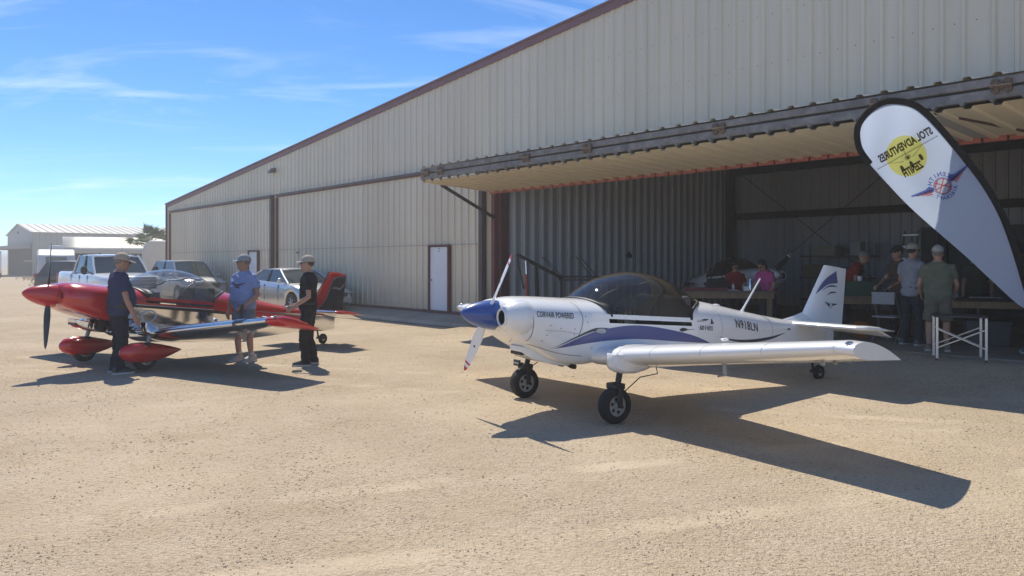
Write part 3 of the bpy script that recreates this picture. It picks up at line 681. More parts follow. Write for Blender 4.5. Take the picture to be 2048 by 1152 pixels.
    for sg, nm in ((1, 'left'), (-1, 'right')):
        WZ = 0 if not red else (-.14 if sg > 0 else .0)
        YT = (3.30 if sg > 0 else 3.02) if not red else (3.36 if sg > 0 else 3.1)
        m = MB(); m.loft([wsec(.03, sg*.42, .655, 1.42, .18, R(7)), wsec(.01, sg*.62, .662, 1.40, .18, R(7)), wsec(-.01, sg*.885, .680, 1.38, .18, R(7))])
        m.build('wing_centre_section', M_wing, root, ang=60)
        secs = []
        for k in range(9):
            u = k/8; y = lerp(.90, YT, u)
            secs.append(wsec(lerp(-.02, -.235, u), sg*y, lerp(.69, .985, u), lerp(1.35, .86, u), lerp(.172, .172, u), R(lerp(7.5, 9.5, u)+DI)))
        m = MB(); m.loft(secs); m.build('wing', M_wing, root, ang=60)
        if not red:
            for q_ in (1.5, 3.6, 5.8):
                i_ = int(q_); r_ = [Vector(a_).lerp(Vector(b_), q_-i_) for a_, b_ in zip(secs[i_], secs[i_+1])][1:16]
                MB().tube([p_+Vector((0, 0, .0005)) for p_ in r_], .0022, 5).build('wing_seam', mat('seam_grey', (.42, .42, .43), .6), root)
        tipm = MB()
        ts_ = [wsec(-.237, sg*3.302, .9855, .861, .187, R(11)), wsec(-.25, sg*3.36, .99, .86, .19, R(11)), wsec(-.275, sg*3.44, .995, .82, .165, R(11)), wsec(-.33, sg*3.475, 1.0, .70, .10, R(11))]
        if not red: # slanted flat tip
            ts_ = [[(x, y+(sg*.16*(1-min(1, (-(x+.237))/.86)) if i else 0), z) for x, y, z in wsec(-.237, sg*(3.302+(.015 if i else 0)), .9855, .861, .173 if not i else .165, R(9.5))] for i in range(2)]
        ts_ = [[(x, y+sg*(YT-3.30), z) for x, y, z in r_] for r_ in ts_]; tipm.loft(ts_); tipm.build('wing_tip', redp if red else white, root, ang=60)
        # aileron: hinge line and trailing edge panel
        m = MB(); A = wsec(-.12, sg*1.95, .82, 1.13, .181, R(8.4+DI)); B = wsec(-.235, sg*3.29, .985, .86, .185, R(9.5+DI))
        def at(sec, c): 
            k = min(range(15), key=lambda i: abs(AF[14-i][0]-c)); return Vector(sec[k])
        P0, P1 = at(A, .78), at(B, .76); m.tube([P0+Vector((0, 0, .002)), P1+Vector((0, 0, .002))], .005, 5); m.build('aileron_hinge', M_dark if not red else M_steel, root)
        # gear fairing, leg, wheel
        y = sg*.885
        m = MB(); m.loft([[(x, y+sg*yy*w_, z) for yy, z in ((-1, zt), (-1, zb+.03), (-.6, zb), (.6, zb), (1, zb+.03), (1, zt))] for x, w_, zt, zb in ((.055, .05, .70, .60), (.035, .085, .72, .555), (-.05, .095, .70, .515), (-.22, .095, .66, .505), (-.36, .08, .62, .525), (-.50, .04, .58, .555), (-.56, .01, .57, .565))])
        m.build('gear_fairing', M_wing if not red else alu, root, ang=50)
        wx = 0
        m = MB(); m.tube([(-.085, y, .60), (-.03, sg*.892, .36)], [.034, .030], 10); m.build('gear_leg', M_dark if not red else M_steel, root)
        m = MB(); m.box((-.015, y, .385), (.13, .16, .06)); m.box((-.01, y-sg*.085, .28), (.06, .02, .22)); m.box((-.01, y+sg*.085, .28), (.06, .02, .22)); m.build('gear_fork', M_dark, root, bevel=.012)
        wh = empty('wheel', (0, y, .188), parent=root)
        prof = [(-.062, .11), (-.066, .145), (-.058, .172), (-.03, .186), (0, .189), (.03, .186), (.058, .172), (.066, .145), (.062, .11)]
        m = MB(); m.rev(prof, ax='y', n=32, caps=False); m.build('tyre', M_black, wh)
        m = MB(); m.rev([(-.05, .112), (-.05, .09), (.05, .09), (.05, .112)], ax='y', n=24, caps=False)
        m.rev([(-.055, .035), (.06, .035), (.066, .02)], ax='y', n=14); m.rev([(-.046, .1), (.046, .1)], ax='y', n=20); m.build('rim', mat('rim_metal', (.42, .42, .41), .4, .7), wh)
        for k in range(6):
            a = 2*math.pi*k/6+.3; m = MB(); m.rev([(-.0475, .019), (.0475, .019)], (.067*math.cos(a), 0, .067*math.sin(a)), 'y', 10); m.build('rim_hole', M_black, wh)
        if red:
            m = MB(); rr = []
            for u, rad, zc in ((.40, .01, .27), (.385, .05, .272), (.33, .105, .275), (.22, .145, .27), (.08, .16, .265), (-.08, .152, .26), (-.24, .122, .262), (-.40, .078, .27), (-.52, .038, .278), (-.60, .008, .282)):
                rr.append([(u, y+rad*.78*math.cos(a), zc+rad*math.sin(a)) for a in [2*math.pi*k/24 for k in range(24)]])
            m.loft(rr); m.build('wheel_pant', redp, root)
        else:
            m = MB(); m.tube([(-.55, y, .57), (-.58, y, .47), (-.30, y+sg*.05, .46), (-.10, y+sg*.06, .34), (-.03, y+sg*.06, .25)], .006, 5); m.build('brake_line', M_dark, root)
        if sg < 0 and not red:
            m = MB(); m.box((.105, y, .435), (.03, .13, .075)); m.box((.06, y, .42), (.08, .03, .03)); o = m.build('landing_light', M_dark, root, bevel=.006)
            for k in range(4):
                m = MB(); m.rev([(.12, .014), (.124, .014)], (0, y-.05+.033*k, .435), 'x', 8); m.build('lamp_lens', mat('lens', (.7, .72, .75), .1, .6), root)
        # under-wing bits: tie-down, pitot, steps
        m = MB(); xx = -.55
        if sg > 0:
            m.tube([(-.42, 2.0, .80), (-.42, 2.0, .60)], .022, 8); m.tube([(-.42, 2.0, .605), (-.33, 2.0, .60)], .010, 6); m.build('pitot_mast', M_steel, root)
            MB().tube([(-.62, 1.3, .68), (-.62, 1.3, .63)], .016, 6).build('wing_bracket', M_steel, root)
            MB().tube([(-.75, 2.65, .86), (-.95, 2.95, .80)], .012, 6).build('wing_bracket', M_steel, root)
            m = MB(); m.box((-.66, 2.93, .838), (.34, .06, .012)); m.rev([(-.012, .02), (.012, .02)], (-.60, 2.93, .805), 'y', 8); m.rev([(-.012, .02), (.012, .02)], (-.76, 2.93, .80), 'y', 8); m.build('bellcrank_plate', M_steel, root)
            if red:
                for yy in (1.35, 2.5):
                    m = MB(); m.add([(-.50, yy-.01, .70), (-.62, yy-.01, .70), (-.58, yy-.01, .50), (-.54, yy-.01, .50), (-.50, yy+.01, .70), (-.62, yy+.01, .70), (-.58, yy+.01, .50), (-.54, yy+.01, .50)], [(0, 1, 2, 3), (7, 6, 5, 4), (0, 4, 5, 1), (1, 5, 6, 2), (2, 6, 7, 3), (3, 7, 4, 0)]); m.box((-.53, yy, .50), (.14, .03, .012)); m.build('hinge_arm', M_steel, root)
        m = MB(); m.ell((-.30, sg*(YT+.10), 1.03), (.045, .022, .02), 10, 6); m.v = [q_+Vector((0, 0, WZ)) for q_ in m.v]; m.build('nav_light', M_chrome, root)
        if sg > 0:
            m = MB(); m.ell((-.40, 2.02, .94), (.045, .03, .016), 10, 6); m.v = [q_+Vector((0, 0, WZ)) for q_ in m.v]; m.build('fuel_cap', M_wing, root)
            if red:
                m = MB(); m.add([(-.27-.03*k+.0, 3.47, 1.075) for k in range(0)], []) if 0 else None
                m = MB(); m.prism([(-.30, 1.06), (-.44, 1.055), (-.50, .965), (-.475, .962), (-.42, 1.02), (-.33, 1.03)], 3.462, 3.482); m.v = [q_+Vector((0, 0, WZ)) for q_ in m.v]; m.build('tip_emblem', mat('emblem_silver', (.6, .6, .6), .4, .3), root)
        # leading-edge landing light of the red aircraft
        if red and sg > 0:
            ring = wsec(-.18, 2.72, .914, .978, .183, R(9+DI)); rg2 = wsec(-.2, 2.92, .938, .937, .184, R(9.2+DI))
            m = MB(); m.loft([[Vector(p)+Vector((.004, 0, 0)) for p in r_[8:21]] for r_ in (ring, rg2)], closed=False); m.build('wing_light_cover', M_glassd, root)
    # rivets
    WZ = -.14 if red else 0
    if not inner:
        m = MB(); rows_r = []
        def rivet(p, r_):
            m.add([(p[0]+r_, p[1], p[2]), (p[0], p[1]+r_, p[2]), (p[0]-r_, p[1], p[2]), (p[0], p[1]-r_, p[2]), (p[0], p[1], p[2]+r_*.9)], [(0, 1, 4), (1, 2, 4), (2, 3, 4), (3, 0, 4)])
        for c in ((.03, .10, .30, .60) if red else (.30, .60)):
            for k in range(90 if red else 60):
                u = k/(89 if red else 59); y = lerp(.92, 3.28, u); sec = wsec(lerp(-.02, -.235, u), y, lerp(.69, .985, u), lerp(1.35, .86, u), lerp(.172, .172, u), R(lerp(7.5, 9.5, u)+DI))
                i = min(range(15), key=lambda q: abs(AF[14-q][0]-c)); rivet(sec[i], .0075 if red else .003)
        if red:
            for c in (.03, .10, .30, .5, .7):
                for yy in [.5+.045*q for q in range(9)]:
                    sec = wsec(.01, yy, .662, 1.40, .18, R(7)); i = min(range(15), key=lambda q: abs(AF[14-q][0]-c)); rivet(sec[i], .008)
            for yv in (.93, 1.35, 1.8, 2.3, 2.8):
                u = (yv-.9)/2.4; sec = wsec(lerp(-.02, -.235, u), yv, lerp(.69, .985, u), lerp(1.35, .86, u), lerp(.172, .172, u), R(lerp(7.5, 9.5, u)+DI))
                for q in range(14):
                    for j in range(3): rivet([lerp(a_, b_, j/3) for a_, b_ in zip(sec[q], sec[q+1])], .006)
        tag(m.build('wing_rivets', M_wing, root, recalc=False), kind='stuff')
    # --- tail
    M_tail = alu if red else white
    for sg in (1, -1):
        m = MB(); m.loft([wsec(-3.56, sg*.10, .835, .50, .15, R(6)), wsec(-3.61, sg*1.10, .835, .44, .15, R(6))]); m.build('stabilizer', M_tail, root, ang=60)
        m = MB()
        def el(y, x0, x1, z0, z1, t_): return [(x0, y, z0+t_), (x0, y, z0-t_), (x1, y, z1-.003), (x1, y, z1+.003)]
        m.loft([el(sg*.22, -4.03, -4.44, .80, .70, .022), el(sg*1.10, -4.04, -4.34, .80, .69, .019)]); m.build('elevator', M_tail, root)
        m = MB(); m.loft([wsec(-3.61, sg*1.101, .835, .58, .125, R(6)), wsec(-3.64, sg*1.16, .838, .68, .09, R(6)), wsec(-3.72, sg*1.19, .84, .56, .02, R(6))]); m.build('stabilizer_tip', redp if red else white, root, ang=60)
    fin = MB(); rr = []
    for u in (0, .12, .5, .9, 1.0):
        z = lerp(.73, 1.60, u); x0 = lerp(-3.83, -4.45, u); x1 = lerp(-4.84, -4.94, u); th = lerp(.055, .035, u)
        zs = lerp(0, -.055, u)
        rr.append([(lerp(x0, x1, c), th*t_, z+zs*c+(.02*u)) for c, t_ in ((0, 0), (.04, .6), (.15, 1), (.4, 1), (1, .06), (1, -.06), (.4, -1), (.15, -1), (.04, -.6))])
    fin.loft(rr); fo = fin.build('rudder', blackp if False else (mat('rudder_black', (.03, .025, .03), .18, 0, .5) if red else white), root, ang=50)
    fbvh = BVHTree.FromPolygons([tuple(v) for v in fin.v], fin.f)
    m = MB(); m.loft([[(x, y*w_, z) for y, z in ((-1, zb), (-.8, lerp(zb, zt, .6)), (0, zt), (.8, lerp(zb, zt, .6)), (1, zb))] for x, w_, zt, zb in ((-3.60, .03, .885, .85), (-3.80, .07, .92, .80), (-4.02, .085, .975, .75), (-4.10, .075, .95, .74))]); m.build('fin_fairing', M_deck if not red else alu, root, ang=60)
    # tail wheel
    zt_ = .0 if not red else .144
    tw = empty('tail_wheel', (-4.34, 0, .105+zt_), parent=root)
    m = MB(); m.rev([(-.03, .05), (-.034, .08), (-.02, .102), (0, .105), (.02, .102), (.034, .08), (.03, .05)], ax='y', n=24, caps=False); m.build('tyre', M_black, tw)
    m = MB(); m.rev([(-.022, .052), (.022, .052)], ax='y', n=16); m.rev([(-.036, .02), (.036, .02)], ax='y', n=10); m.build('rim', MATS['rim_metal'], tw)
    m = MB(); m.box((.05, .045, .02), (.16, .008, .04)); m.box((.05, -.045, .02), (.16, .008, .04)); m.tube([(.12, 0, .03), (.16, 0, .30-zt_*.6)], .018, 8); m.build('fork', M_dark, tw)
    return root, bvh, fbvh

def decal(name, mb2, bvh, m, parent, sg=1, off=.004):
    """flat print: verts given as (x, z) on the side view are laid on the skin"""
    out = MB()
    for p in mb2[0]:
        h = bvh.ray_cast(Vector((p[0], sg*3, p[1])), Vector((0, -sg, 0)))[0]
        if h is None: h = Vector((p[0], sg*.05, p[1]))
        out.v.append(Vector((p[0], h.y+sg*off, p[1])))
    out.f = [list(f) for f in mb2[1]]
    return out.build(name, m, parent, smooth=False, recalc=False)
def band(up, lo, n=40, rows=4):
    U = smooth_tab(up, n); Lw = smooth_tab(lo, n); v = []; f = []
    for i in range(n):
        for j in range(rows+1): v.append((lerp(Lw[i][0], U[i][0], j/rows), lerp(Lw[i][1], U[i][1], j/rows)))
    for i in range(n-1):
        for j in range(rows): f.append((i*(rows+1)+j, i*(rows+1)+j+1, (i+1)*(rows+1)+j+1, (i+1)*(rows+1)+j))
    return v, f
def text_xz(txt, x0, z0, x1, z1, h, bold=0, shear=0):
    """left-to-right reading text along the left side of the aircraft (nose at the left)"""
    v, f = text_mesh(txt, 1, bold, space=1.12, fine=True); xs_ = [p[0] for p in v]; a, b = min(xs_), max(xs_); ys_ = [p[1] for p in v]; hh = max(ys_)-min(ys_); y0 = min(ys_)
    o = []
    for p in v:
        u = (p[0]-a)/(b-a); q = (p[1]-y0)/hh*h; o.append((lerp(x0, x1, u)-shear*q, lerp(z0, z1, u)+q))
    return o, f

# white aircraft
WP, wb, wf = aircraft('white_airplane', 'white low-wing airplane with blue spinner and blue side stripe', (.603, 8.720, .0), (-.8601, -.5101), 'white')
M_txt = mat('print_charcoal', (.035, .035, .045), .5); M_pblue = mat('print_blue', (.085, .105, .27), .4, coat=.3); M_grey = mat('print_grey', (.06, .06, .075), .4)
decal('lettering', text_xz('CORVAIR POWERED', .675, 1.094, .25, 1.062, .060, .014, .12), wb, M_txt, WP, off=.007)
decal('registration', text_xz('N918LN', -2.22, .858, -2.68, .782, .108, .012, -.05), wb, M_txt, WP, off=.006)
decal('model_lettering', text_xz('601', -1.53, .868, -1.63, .858, .055, .014), wb, M_txt, WP, off=.006)
decal('model_lettering', text_xz('HDS', -1.655, .856, -1.76, .846, .055, .014), wb, M_txt, WP, off=.006)
decal('side_stripe', band([(.46, .752), (.05, .90), (-.30, .955), (-.62, .958), (-1.02, .90), (-1.42, .81), (-1.74, .70)], [(.46, .752), (.02, .80), (-.40, .815), (-.72, .80), (-1.05, .765), (-1.4, .73), (-1.74, .70)]), wb, M_pblue, WP)
decal('side_swoosh', band([(.52, .742), (.20, .88), (.02, .945), (-.06, .955), (-.16, .95), (-.22, .93)], [(.52, .742), (.20, .862), (.04, .912), (-.06, .925), (-.16, .938), (-.22, .93)]), wb, M_grey, WP)
decal('rear_swoosh', band([(-1.88, .775), (-2.2, .715), (-2.6, .692), (-3.0, .705), (-3.32, .735)], [(-1.88, .775), (-2.2, .69), (-2.6, .655), (-3.0, .672), (-3.32, .735)]), wb, M_grey, WP)
decal('step_marking', band([(-.02, .925), (-.05, .945), (-.12, .945), (-.15, .925)], [(-.02, .915), (-.06, .90), (-.12, .895), (-.15, .905)], 14, 2), wb, mat('print_silver', (.45, .45, .47), .5), WP, off=.008)
v, f = text_mesh('A', .06, .01); decal('small_marking', ([(-1.74-p[0]*.8, .935+p[1]) for p in v], f), wb, M_txt, WP)
decal('small_marking', band([(-1.58, .985), (-1.64, .99), (-1.70, .984)], [(-1.58, .98), (-1.64, .97), (-1.70, .98)], 12, 1), wb, M_txt, WP)
decal('small_marking', band([(-1.49, .972), (-1.56, .976), (-1.61, .968)], [(-1.49, .962), (-1.56, .964), (-1.61, .96)], 10, 1), wb, mat('print_faint', (.35, .36, .40), .5), WP)
decal('wing_emblem', band([(-1.20, .885), (-1.24, .905), (-1.29, .90), (-1.34, .885), (-1.44, .88)], [(-1.20, .88), (-1.24, .862), (-1.29, .868), (-1.34, .877), (-1.44, .876)], 20, 1), wb, M_txt, WP)
decal('vent_plate', band([(-3.36, .79), (-3.43, .785)], [(-3.36, .765), (-3.43, .76)], 6, 1), wb, M_grey, WP, off=.006)
# panel joints, each a thin dark line on the skin
def joint(pts, wdt=.004, bv=wb, par=WP, m=mat('panel_joint', (.16, .16, .17), .6)):
    n = len(pts); up = []; lo = []
    for i, p in enumerate(pts):
        a, b = Vector(pts[max(i-1, 0)]), Vector(pts[min(i+1, n-1)]); d = (b-a).normalized(); q = Vector((-d.y, d.x))*wdt/2; up.append((p[0]+q.x, p[1]+q.y)); lo.append((p[0]-q.x, p[1]-q.y))
    decal('panel_joint', band(up, lo, 24, 1), bv, m, par, off=.0045)
joint([(.735, 1.25), (.715, 1.12), (.71, .98), (.73, .86), (.77, .80)], .007)
joint([(.16, 1.23), (.14, 1.10), (.15, .98), (.19, .88)], .006)
joint([(.70, .80), (.4, .70), (.14, .66)], .005)
joint([(-1.9, 1.12), (-1.93, 1.0), (-1.95, .8)], .003)
joint([(-2.95, .96), (-3.0, .85), (-3.02, .7)], .004)
joint([(.58, .95), (.35, .93), (.19, .90)], .0025)
m = MB()
for x, z in [(.56-.09*k, .985-.004*k) for k in range(0)]+[(.555, .90), (.60, .84), (.52, 1.0), (.40, .965), (.235, .955), (.24, .90), (.24, .86), (.10, 1.08), (.08, 1.02), (.05, .86), (.02, .74), (.30, .80), (-.10, .82), (-.30, .70)]:
    h = wb.ray_cast(Vector((x, 3, z)), Vector((0, -1, 0)))[0]
    if h: m.rev([(h.y, .007), (h.y+.005, .006)], (x, 0, z), 'y', 8)
tag(m.build('cowl_screws', M_steel, WP), kind='stuff')
# rivet rows on the flanks and seams across the wing
m = MB()
rl = [[(x, lerp(fus_at(x)[2]+.10, rail(x)-.05, k/16)) for k in range(17)] for x in (-.35, -1.02, -1.52, -2.32, -2.72, -3.12, -3.45)]+[[(lerp(-1.95, -3.5, k/50), lerp(.86, .74, k/50)) for k in range(51)], [(lerp(-1.6, -3.6, k/60), lerp(.57, .50, k/60)) for k in range(61)]]
for row in rl:
    for x, z in row:
        h = wb.ray_cast(Vector((x, 3, z)), Vector((0, -1, 0)))[0]
        if h: m.add([(x+.004, h.y, z), (x, h.y, z+.004), (x-.004, h.y, z), (x, h.y, z-.004), (x, h.y+.003, z)], [(0, 1, 4), (1, 2, 4), (2, 3, 4), (3, 0, 4)])
tag(m.build('fuselage_rivets', mat('rivet_grey', (.45, .45, .45), .5), WP, smooth=False, recalc=False), kind='stuff')
# antenna, beacon
m = MB(); m.tube([(-2.80, 0, 1.00), (-2.83, 0, 1.05), (-3.15, 0, 1.44)], [.03, .014, .010], 8); m.build('whip_antenna', white_ := MATS['aircraft_white'], WP)
m = MB(); m.ell((-2.33, 0, 1.10), (.07, .045, .028), 12, 6); m.build('roof_blister', white_, WP)
# tail emblem
decal('tail_emblem', band([(-4.23, 1.22), (-4.36, 1.37), (-4.50, 1.46), (-4.68, 1.535)], [(-4.23, 1.215), (-4.40, 1.31), (-4.52, 1.35), (-4.72, 1.36)], 30, 3), wf, M_pblue, WP)
decal('tail_emblem', band([(-4.35, 1.26), (-4.48, 1.325), (-4.60, 1.335), (-4.72, 1.31)], [(-4.35, 1.257), (-4.48, 1.305), (-4.60, 1.31), (-4.72, 1.305)], 24, 1), wf, M_pblue, WP)
decal('tail_emblem', band([(-4.45, 1.19), (-4.54, 1.235), (-4.62, 1.242), (-4.70, 1.225)], [(-4.45, 1.187), (-4.54, 1.215), (-4.62, 1.222), (-4.70, 1.22)], 20, 1), wf, M_grey, WP)
decal('tail_wings_emblem', band([(-4.40, 1.11), (-4.48, 1.085), (-4.53, 1.07), (-4.58, 1.075), (-4.72, 1.06)], [(-4.40, 1.108), (-4.48, 1.05), (-4.53, 1.025), (-4.58, 1.035), (-4.72, 1.057)], 24, 2), wf, M_txt, WP)
decal('tail_wings_emblem', band([(-4.525, 1.085+.0), (-4.555, 1.095), (-4.585, 1.08)], [(-4.525, 1.01), (-4.555, 1.0), (-4.585, 1.012)], 10, 2), wf, mat('print_pale', (.6, .62, .66), .5), WP, off=.006)

# red aircraft
RP, rb, rfb = aircraft('red_airplane', 'red and polished aluminium airplane with red wheel pants and upright black propeller', (-6.30, 12.20, .03), (-.56, -.8285), 'red', pitch=R(2.3))
M_redp = MATS['aircraft_red']
decal('red_side_band', band([(.12, 1.03), (-.5, .985), (-1.4, .925), (-1.9, .885), (-2.8, .80), (-3.6, .72)], [(.12, .985), (-.5, .945), (-1.4, .88), (-1.9, .80), (-2.8, .70), (-3.6, .655)], 40, 3), rb, M_redp, RP)
decal('black_side_stripe', band([(.12, .984), (-.5, .944), (-1.4, .879), (-1.9, .80)], [(.12, .952), (-.5, .90), (-1.4, .825), (-1.9, .785)], 30, 1), rb, mat('satin_black', (.015, .015, .016), .4), RP)
decal('white_pinstripe', band([(.12, .996), (-.5, .952), (-1.4, .89)], [(.12, .985), (-.5, .943), (-1.4, .88)], 30, 1), rb, mat('pin_white', (.75, .75, .74), .4), RP, off=.007)
decal('registration', text_xz('W', -2.76, .573, -2.86, .565, .11, .01), rb, M_txt, RP, off=.006)
decal('round_emblem', ([(-.25+.13*math.cos(a), .80+.10*math.sin(a)) for a in [6.2832*k/24 for k in range(24)]]+[(-.25+.10*math.cos(a), .80+.075*math.sin(a)) for a in [6.2832*k/24 for k in range(24)]], [(k, (k+1) % 24, 24+(k+1) % 24, 24+k) for k in range(24)]), rb, MATS['pin_white'], RP)
# red leading panel and pale ripple on the black rudder
decal('rudder_red_panel', band([(-3.84, .76), (-4.02, 1.05), (-4.22, 1.32), (-4.45, 1.612), (-4.93, 1.56)], [(-3.99, .76), (-4.28, 1.0), (-4.40, 1.22), (-4.55, 1.49), (-4.93, 1.545)], 40, 4), rfb, M_redp, RP)
decal('rudder_edge', band([(-4.00, .76), (-4.29, 1.0), (-4.41, 1.22), (-4.56, 1.485), (-4.92, 1.54)], [(-4.012, .76), (-4.305, 1.0), (-4.425, 1.21), (-4.57, 1.47), (-4.92, 1.53)], 40, 1), rfb, mat('edge_silver', (.5, .5, .5), .3, .6), RP, off=.005)
decal('rudder_ripple', band([(-4.50, 1.28), (-4.62, 1.31), (-4.75, 1.29), (-4.90, 1.40)], [(-4.50, 1.27), (-4.62, 1.27), (-4.75, 1.25), (-4.90, 1.36)], 26, 1), rfb, mat('ripple_grey', (.28, .25, .25), .3, .3), RP, off=.005)
# ------------------------------------------------------------------ people
def remesh(mb, name, m, parent, vox, it=2, wrinkle=0):
    me = bpy.data.meshes.new('tmp'); me.from_pydata([tuple(p) for p in mb.v], [], mb.f)
    bm = bmesh.new(); bm.from_mesh(me); bmesh.ops.recalc_face_normals(bm, faces=bm.faces); bm.to_mesh(me); bm.free()
    o = bpy.data.objects.new('tmp', me); C.objects.link(o)
    r = o.modifiers.new('r', 'REMESH'); r.mode = 'VOXEL'; r.voxel_size = vox
    sm = o.modifiers.new('s', 'SMOOTH'); sm.iterations = it; sm.factor = .5
    dg = bpy.context.evaluated_depsgraph_get(); dg.update(); new = bpy.data.meshes.new_from_object(o.evaluated_get(dg))
    bpy.data.objects.remove(o); bpy.data.meshes.remove(me); new.name = name; new.materials.clear(); new.materials.append(m)
    if wrinkle:
        nrm = [Vector(v_.normal) for v_ in new.vertices]; cos_ = []
        for v_, n_ in zip(new.vertices, nrm):
            c_ = v_.co; d_ = noise.noise(Vector((c_.x*7, c_.y*7, c_.z*11)))*.015+noise.noise(Vector((c_.x*17+4, c_.y*17, c_.z*24)))*.008; d_ += .012*abs(noise.noise(Vector((c_.x*5+9, c_.y*5+c_.z*6, c_.z*13))))
            cos_.extend(c_+n_*d_*wrinkle)
        new.vertices.foreach_set('co', cos_); new.update()
    new.polygons.foreach_set('use_smooth', [True]*len(new.polygons))
    q = bpy.data.objects.new(name, new); C.objects.link(q); q.parent = parent; return q
SKIN = mat('skin', (.50, .27, .18), .55, var=.08, vscale=9); SKIN2 = mat('skin_tan', (.42, .22, .145), .55, var=.08, vscale=9)
def cloth(name, col): return mat('cloth_'+name, col, .9, var=.14, vscale=7, bump=.6, bscale=9, spec=.15)
def person(label, x, y, z, face, h=1.75, skin=None, shirt=(.5, .5, .5), pants=(.05, .05, .05), shoes=(.1, .1, .1), cap=None, hair=(.03, .02, .015), belly=0, lean=0, headturn=0, headdown=0,
           arms=None, shorts=False, stance=.10, step=.0, vox=.010, glasses=True, sleeve=.62, legs=True, longhair=False, beard=False, group=None, shirt_name='a', pants_name='b', wide=1.0, logo=None, sock=None):
    """local axes: x forward, y left; arms = ((elbow), (wrist)) per side as offsets from the shoulder in body units of 1.75 m"""
    skin = skin or SKIN; k = h/1.75
    root = empty('person', (x, y, z), math.atan2(face[1], face[0]), label, 'person', group)
    PV = Vector((0, 0, .96))
    Lm = Matrix.Translation(PV) @ Matrix.Rotation(lean, 4, 'Y') @ Matrix.Translation(-PV)
    S = Matrix.Scale(k, 4)
    def up(p): return S @ (Lm @ Vector(p))       # leans with the trunk
    def lo(p): return S @ Vector(p)
    def ring(z_, dx, wy, xo=0, n=18, sup=.85):
        return [(xo+dx*math.copysign(abs(math.cos(a))**sup, math.cos(a)), wy*math.copysign(abs(math.sin(a))**sup, math.sin(a)), z_) for a in [2*math.pi*i/n for i in range(n)]]
    TOR = [(.84, .10, .155, 0), (.92, .122, .172, -.005), (1.0, .118+.35*belly, .166+.25*belly, .30*belly), (1.12, .115+.45*belly, .160+.35*belly, .38*belly), (1.25, .118+.2*belly, .172+.15*belly, .15*belly), (1.34, .118, .188, -.005), (1.40, .102, .172, -.010), (1.44, .084, .135, -.012), (1.475, .066, .088, -.012), (1.505, .056, .060, -.005)]
    TOR = [(a_, b_, c_*wide, d_) for a_, b_, c_, d_ in TOR]
    body = MB(); body.loft([[up(p) for p in ring(z_, dx, wy, xo)] for z_, dx, wy, xo in TOR])
    # head frame
    HM = S @ Lm @ Matrix.Translation((.012, 0, 1.50)) @ Matrix.Rotation(-lean*.7+headdown, 4, 'Y') @ Matrix.Rotation(headturn, 4, 'Z')
    def hd(p): return HM @ Vector(p)
    body.tube([up((-.005, 0, 1.44)), hd((0, 0, .06))], [.062*k, .058*k], 12)
    hr = [(0.0, .055, .050, .02), (.025, .075, .060, .022), (.06, .088, .068, .014), (.10, .096, .073, .006), (.14, .100, .076, 0), (.18, .096, .075, -.004), (.215, .078, .062, -.008), (.238, .045, .038, -.01), (.247, .01, .01, -.01)]
    body.loft([[hd(p) for p in ring(z_, dx, wy, xo, 16, 1)] for z_, dx, wy, xo in hr])
    body.tube([hd((.088, 0, .135)), hd((.112, 0, .098)), hd((.098, 0, .088))], [.009*k, .016*k, .012*k], 8)  # nose
    body.ell(hd((.088, 0, .052)), (.016*k, .026*k, .008*k), 8, 5); body.ell(hd((.080, 0, .022)), (.020*k, .026*k, .018*k), 8, 5)  # lips, chin
    body.ell(hd((.082, 0, .150)), (.02*k, .055*k, .012*k), 10, 5)  # brow
    for sg in (1, -1): body.ell(hd((-.004, sg*.078, .11)), (.020*k, .010*k, .032*k), 8, 6)
    # arms
    arms = arms or (((.02, .06, -.29), (.06, .07, -.55)), ((.02, -.06, -.29), (.06, -.07, -.55)))
    sh_mb = MB(); sh_mb.loft([[up(p) for p in ring(z_, dx+.016+(.006 if z_ < 1.05 else 0), wy+.016, xo)] for z_, dx, wy, xo in TOR[:-1] if z_ > .83])
    hands = []
    for i, sg in enumerate((1, -1)):
        s_ = Vector((-.01, sg*.178*wide**.8, 1.372)); e_ = s_+Vector(arms[i][0]); w_ = s_+Vector(arms[i][1]); s2, e2, w2 = up(s_), up(e_), up(w_)
        body.tube([up((-.01, sg*.11, 1.38)), s2, s2.lerp(e2, .5), e2, e2.lerp(w2, .3), w2], [.055*k, .056*k, .046*k, .040*k, .041*k, .027*k], 10)
        body.ell(e2, (.040*k,)*3, 8, 6)
        sh_mb.tube([up((-.01, sg*.09, 1.385)), s2+Vector((0, 0, .002)), s2.lerp(e2, .3), s2.lerp(e2, sleeve)], [.070*k, .068*k, .068*k, .066*k], 12)
        # hand: palm, four unequal curled fingers, thumb off the side
        d = (w2-e2).normalized(); side = d.cross(Vector((0, 0, 1))); side = side.normalized() if side.length > .2 else Vector((1, 0, 0)); fwd_ = Vector((1, 0, .0)); pn = (Vector((0, -sg, 0)) if abs(d.z) > .5 else Vector((0, 0, -1))); pn = (pn-d*pn.dot(d)).normalized(); across = d.cross(pn).normalized()
        if across.x < 0: across = -across
        c0 = w2+d*.045*k
        body.tube([w2-d*.01*k, w2+d*.03*k, w2+d*.085*k], [.026*k, .036*k, .034*k], 10, sq=(1.05, .62), up=across)
        for j, (o_, ln) in enumerate(((.030, .068), (.011, .080), (-.009, .074), (-.028, .058))):
            b0 = w2+d*.078*k+across*o_*k; body.tube([b0, b0+d*ln*.45*k+pn*.008*k, b0+d*ln*.8*k+pn*.026*k, b0+d*ln*.9*k+pn*.045*k], [.0095*k, .009*k, .008*k, .006*k], 6)
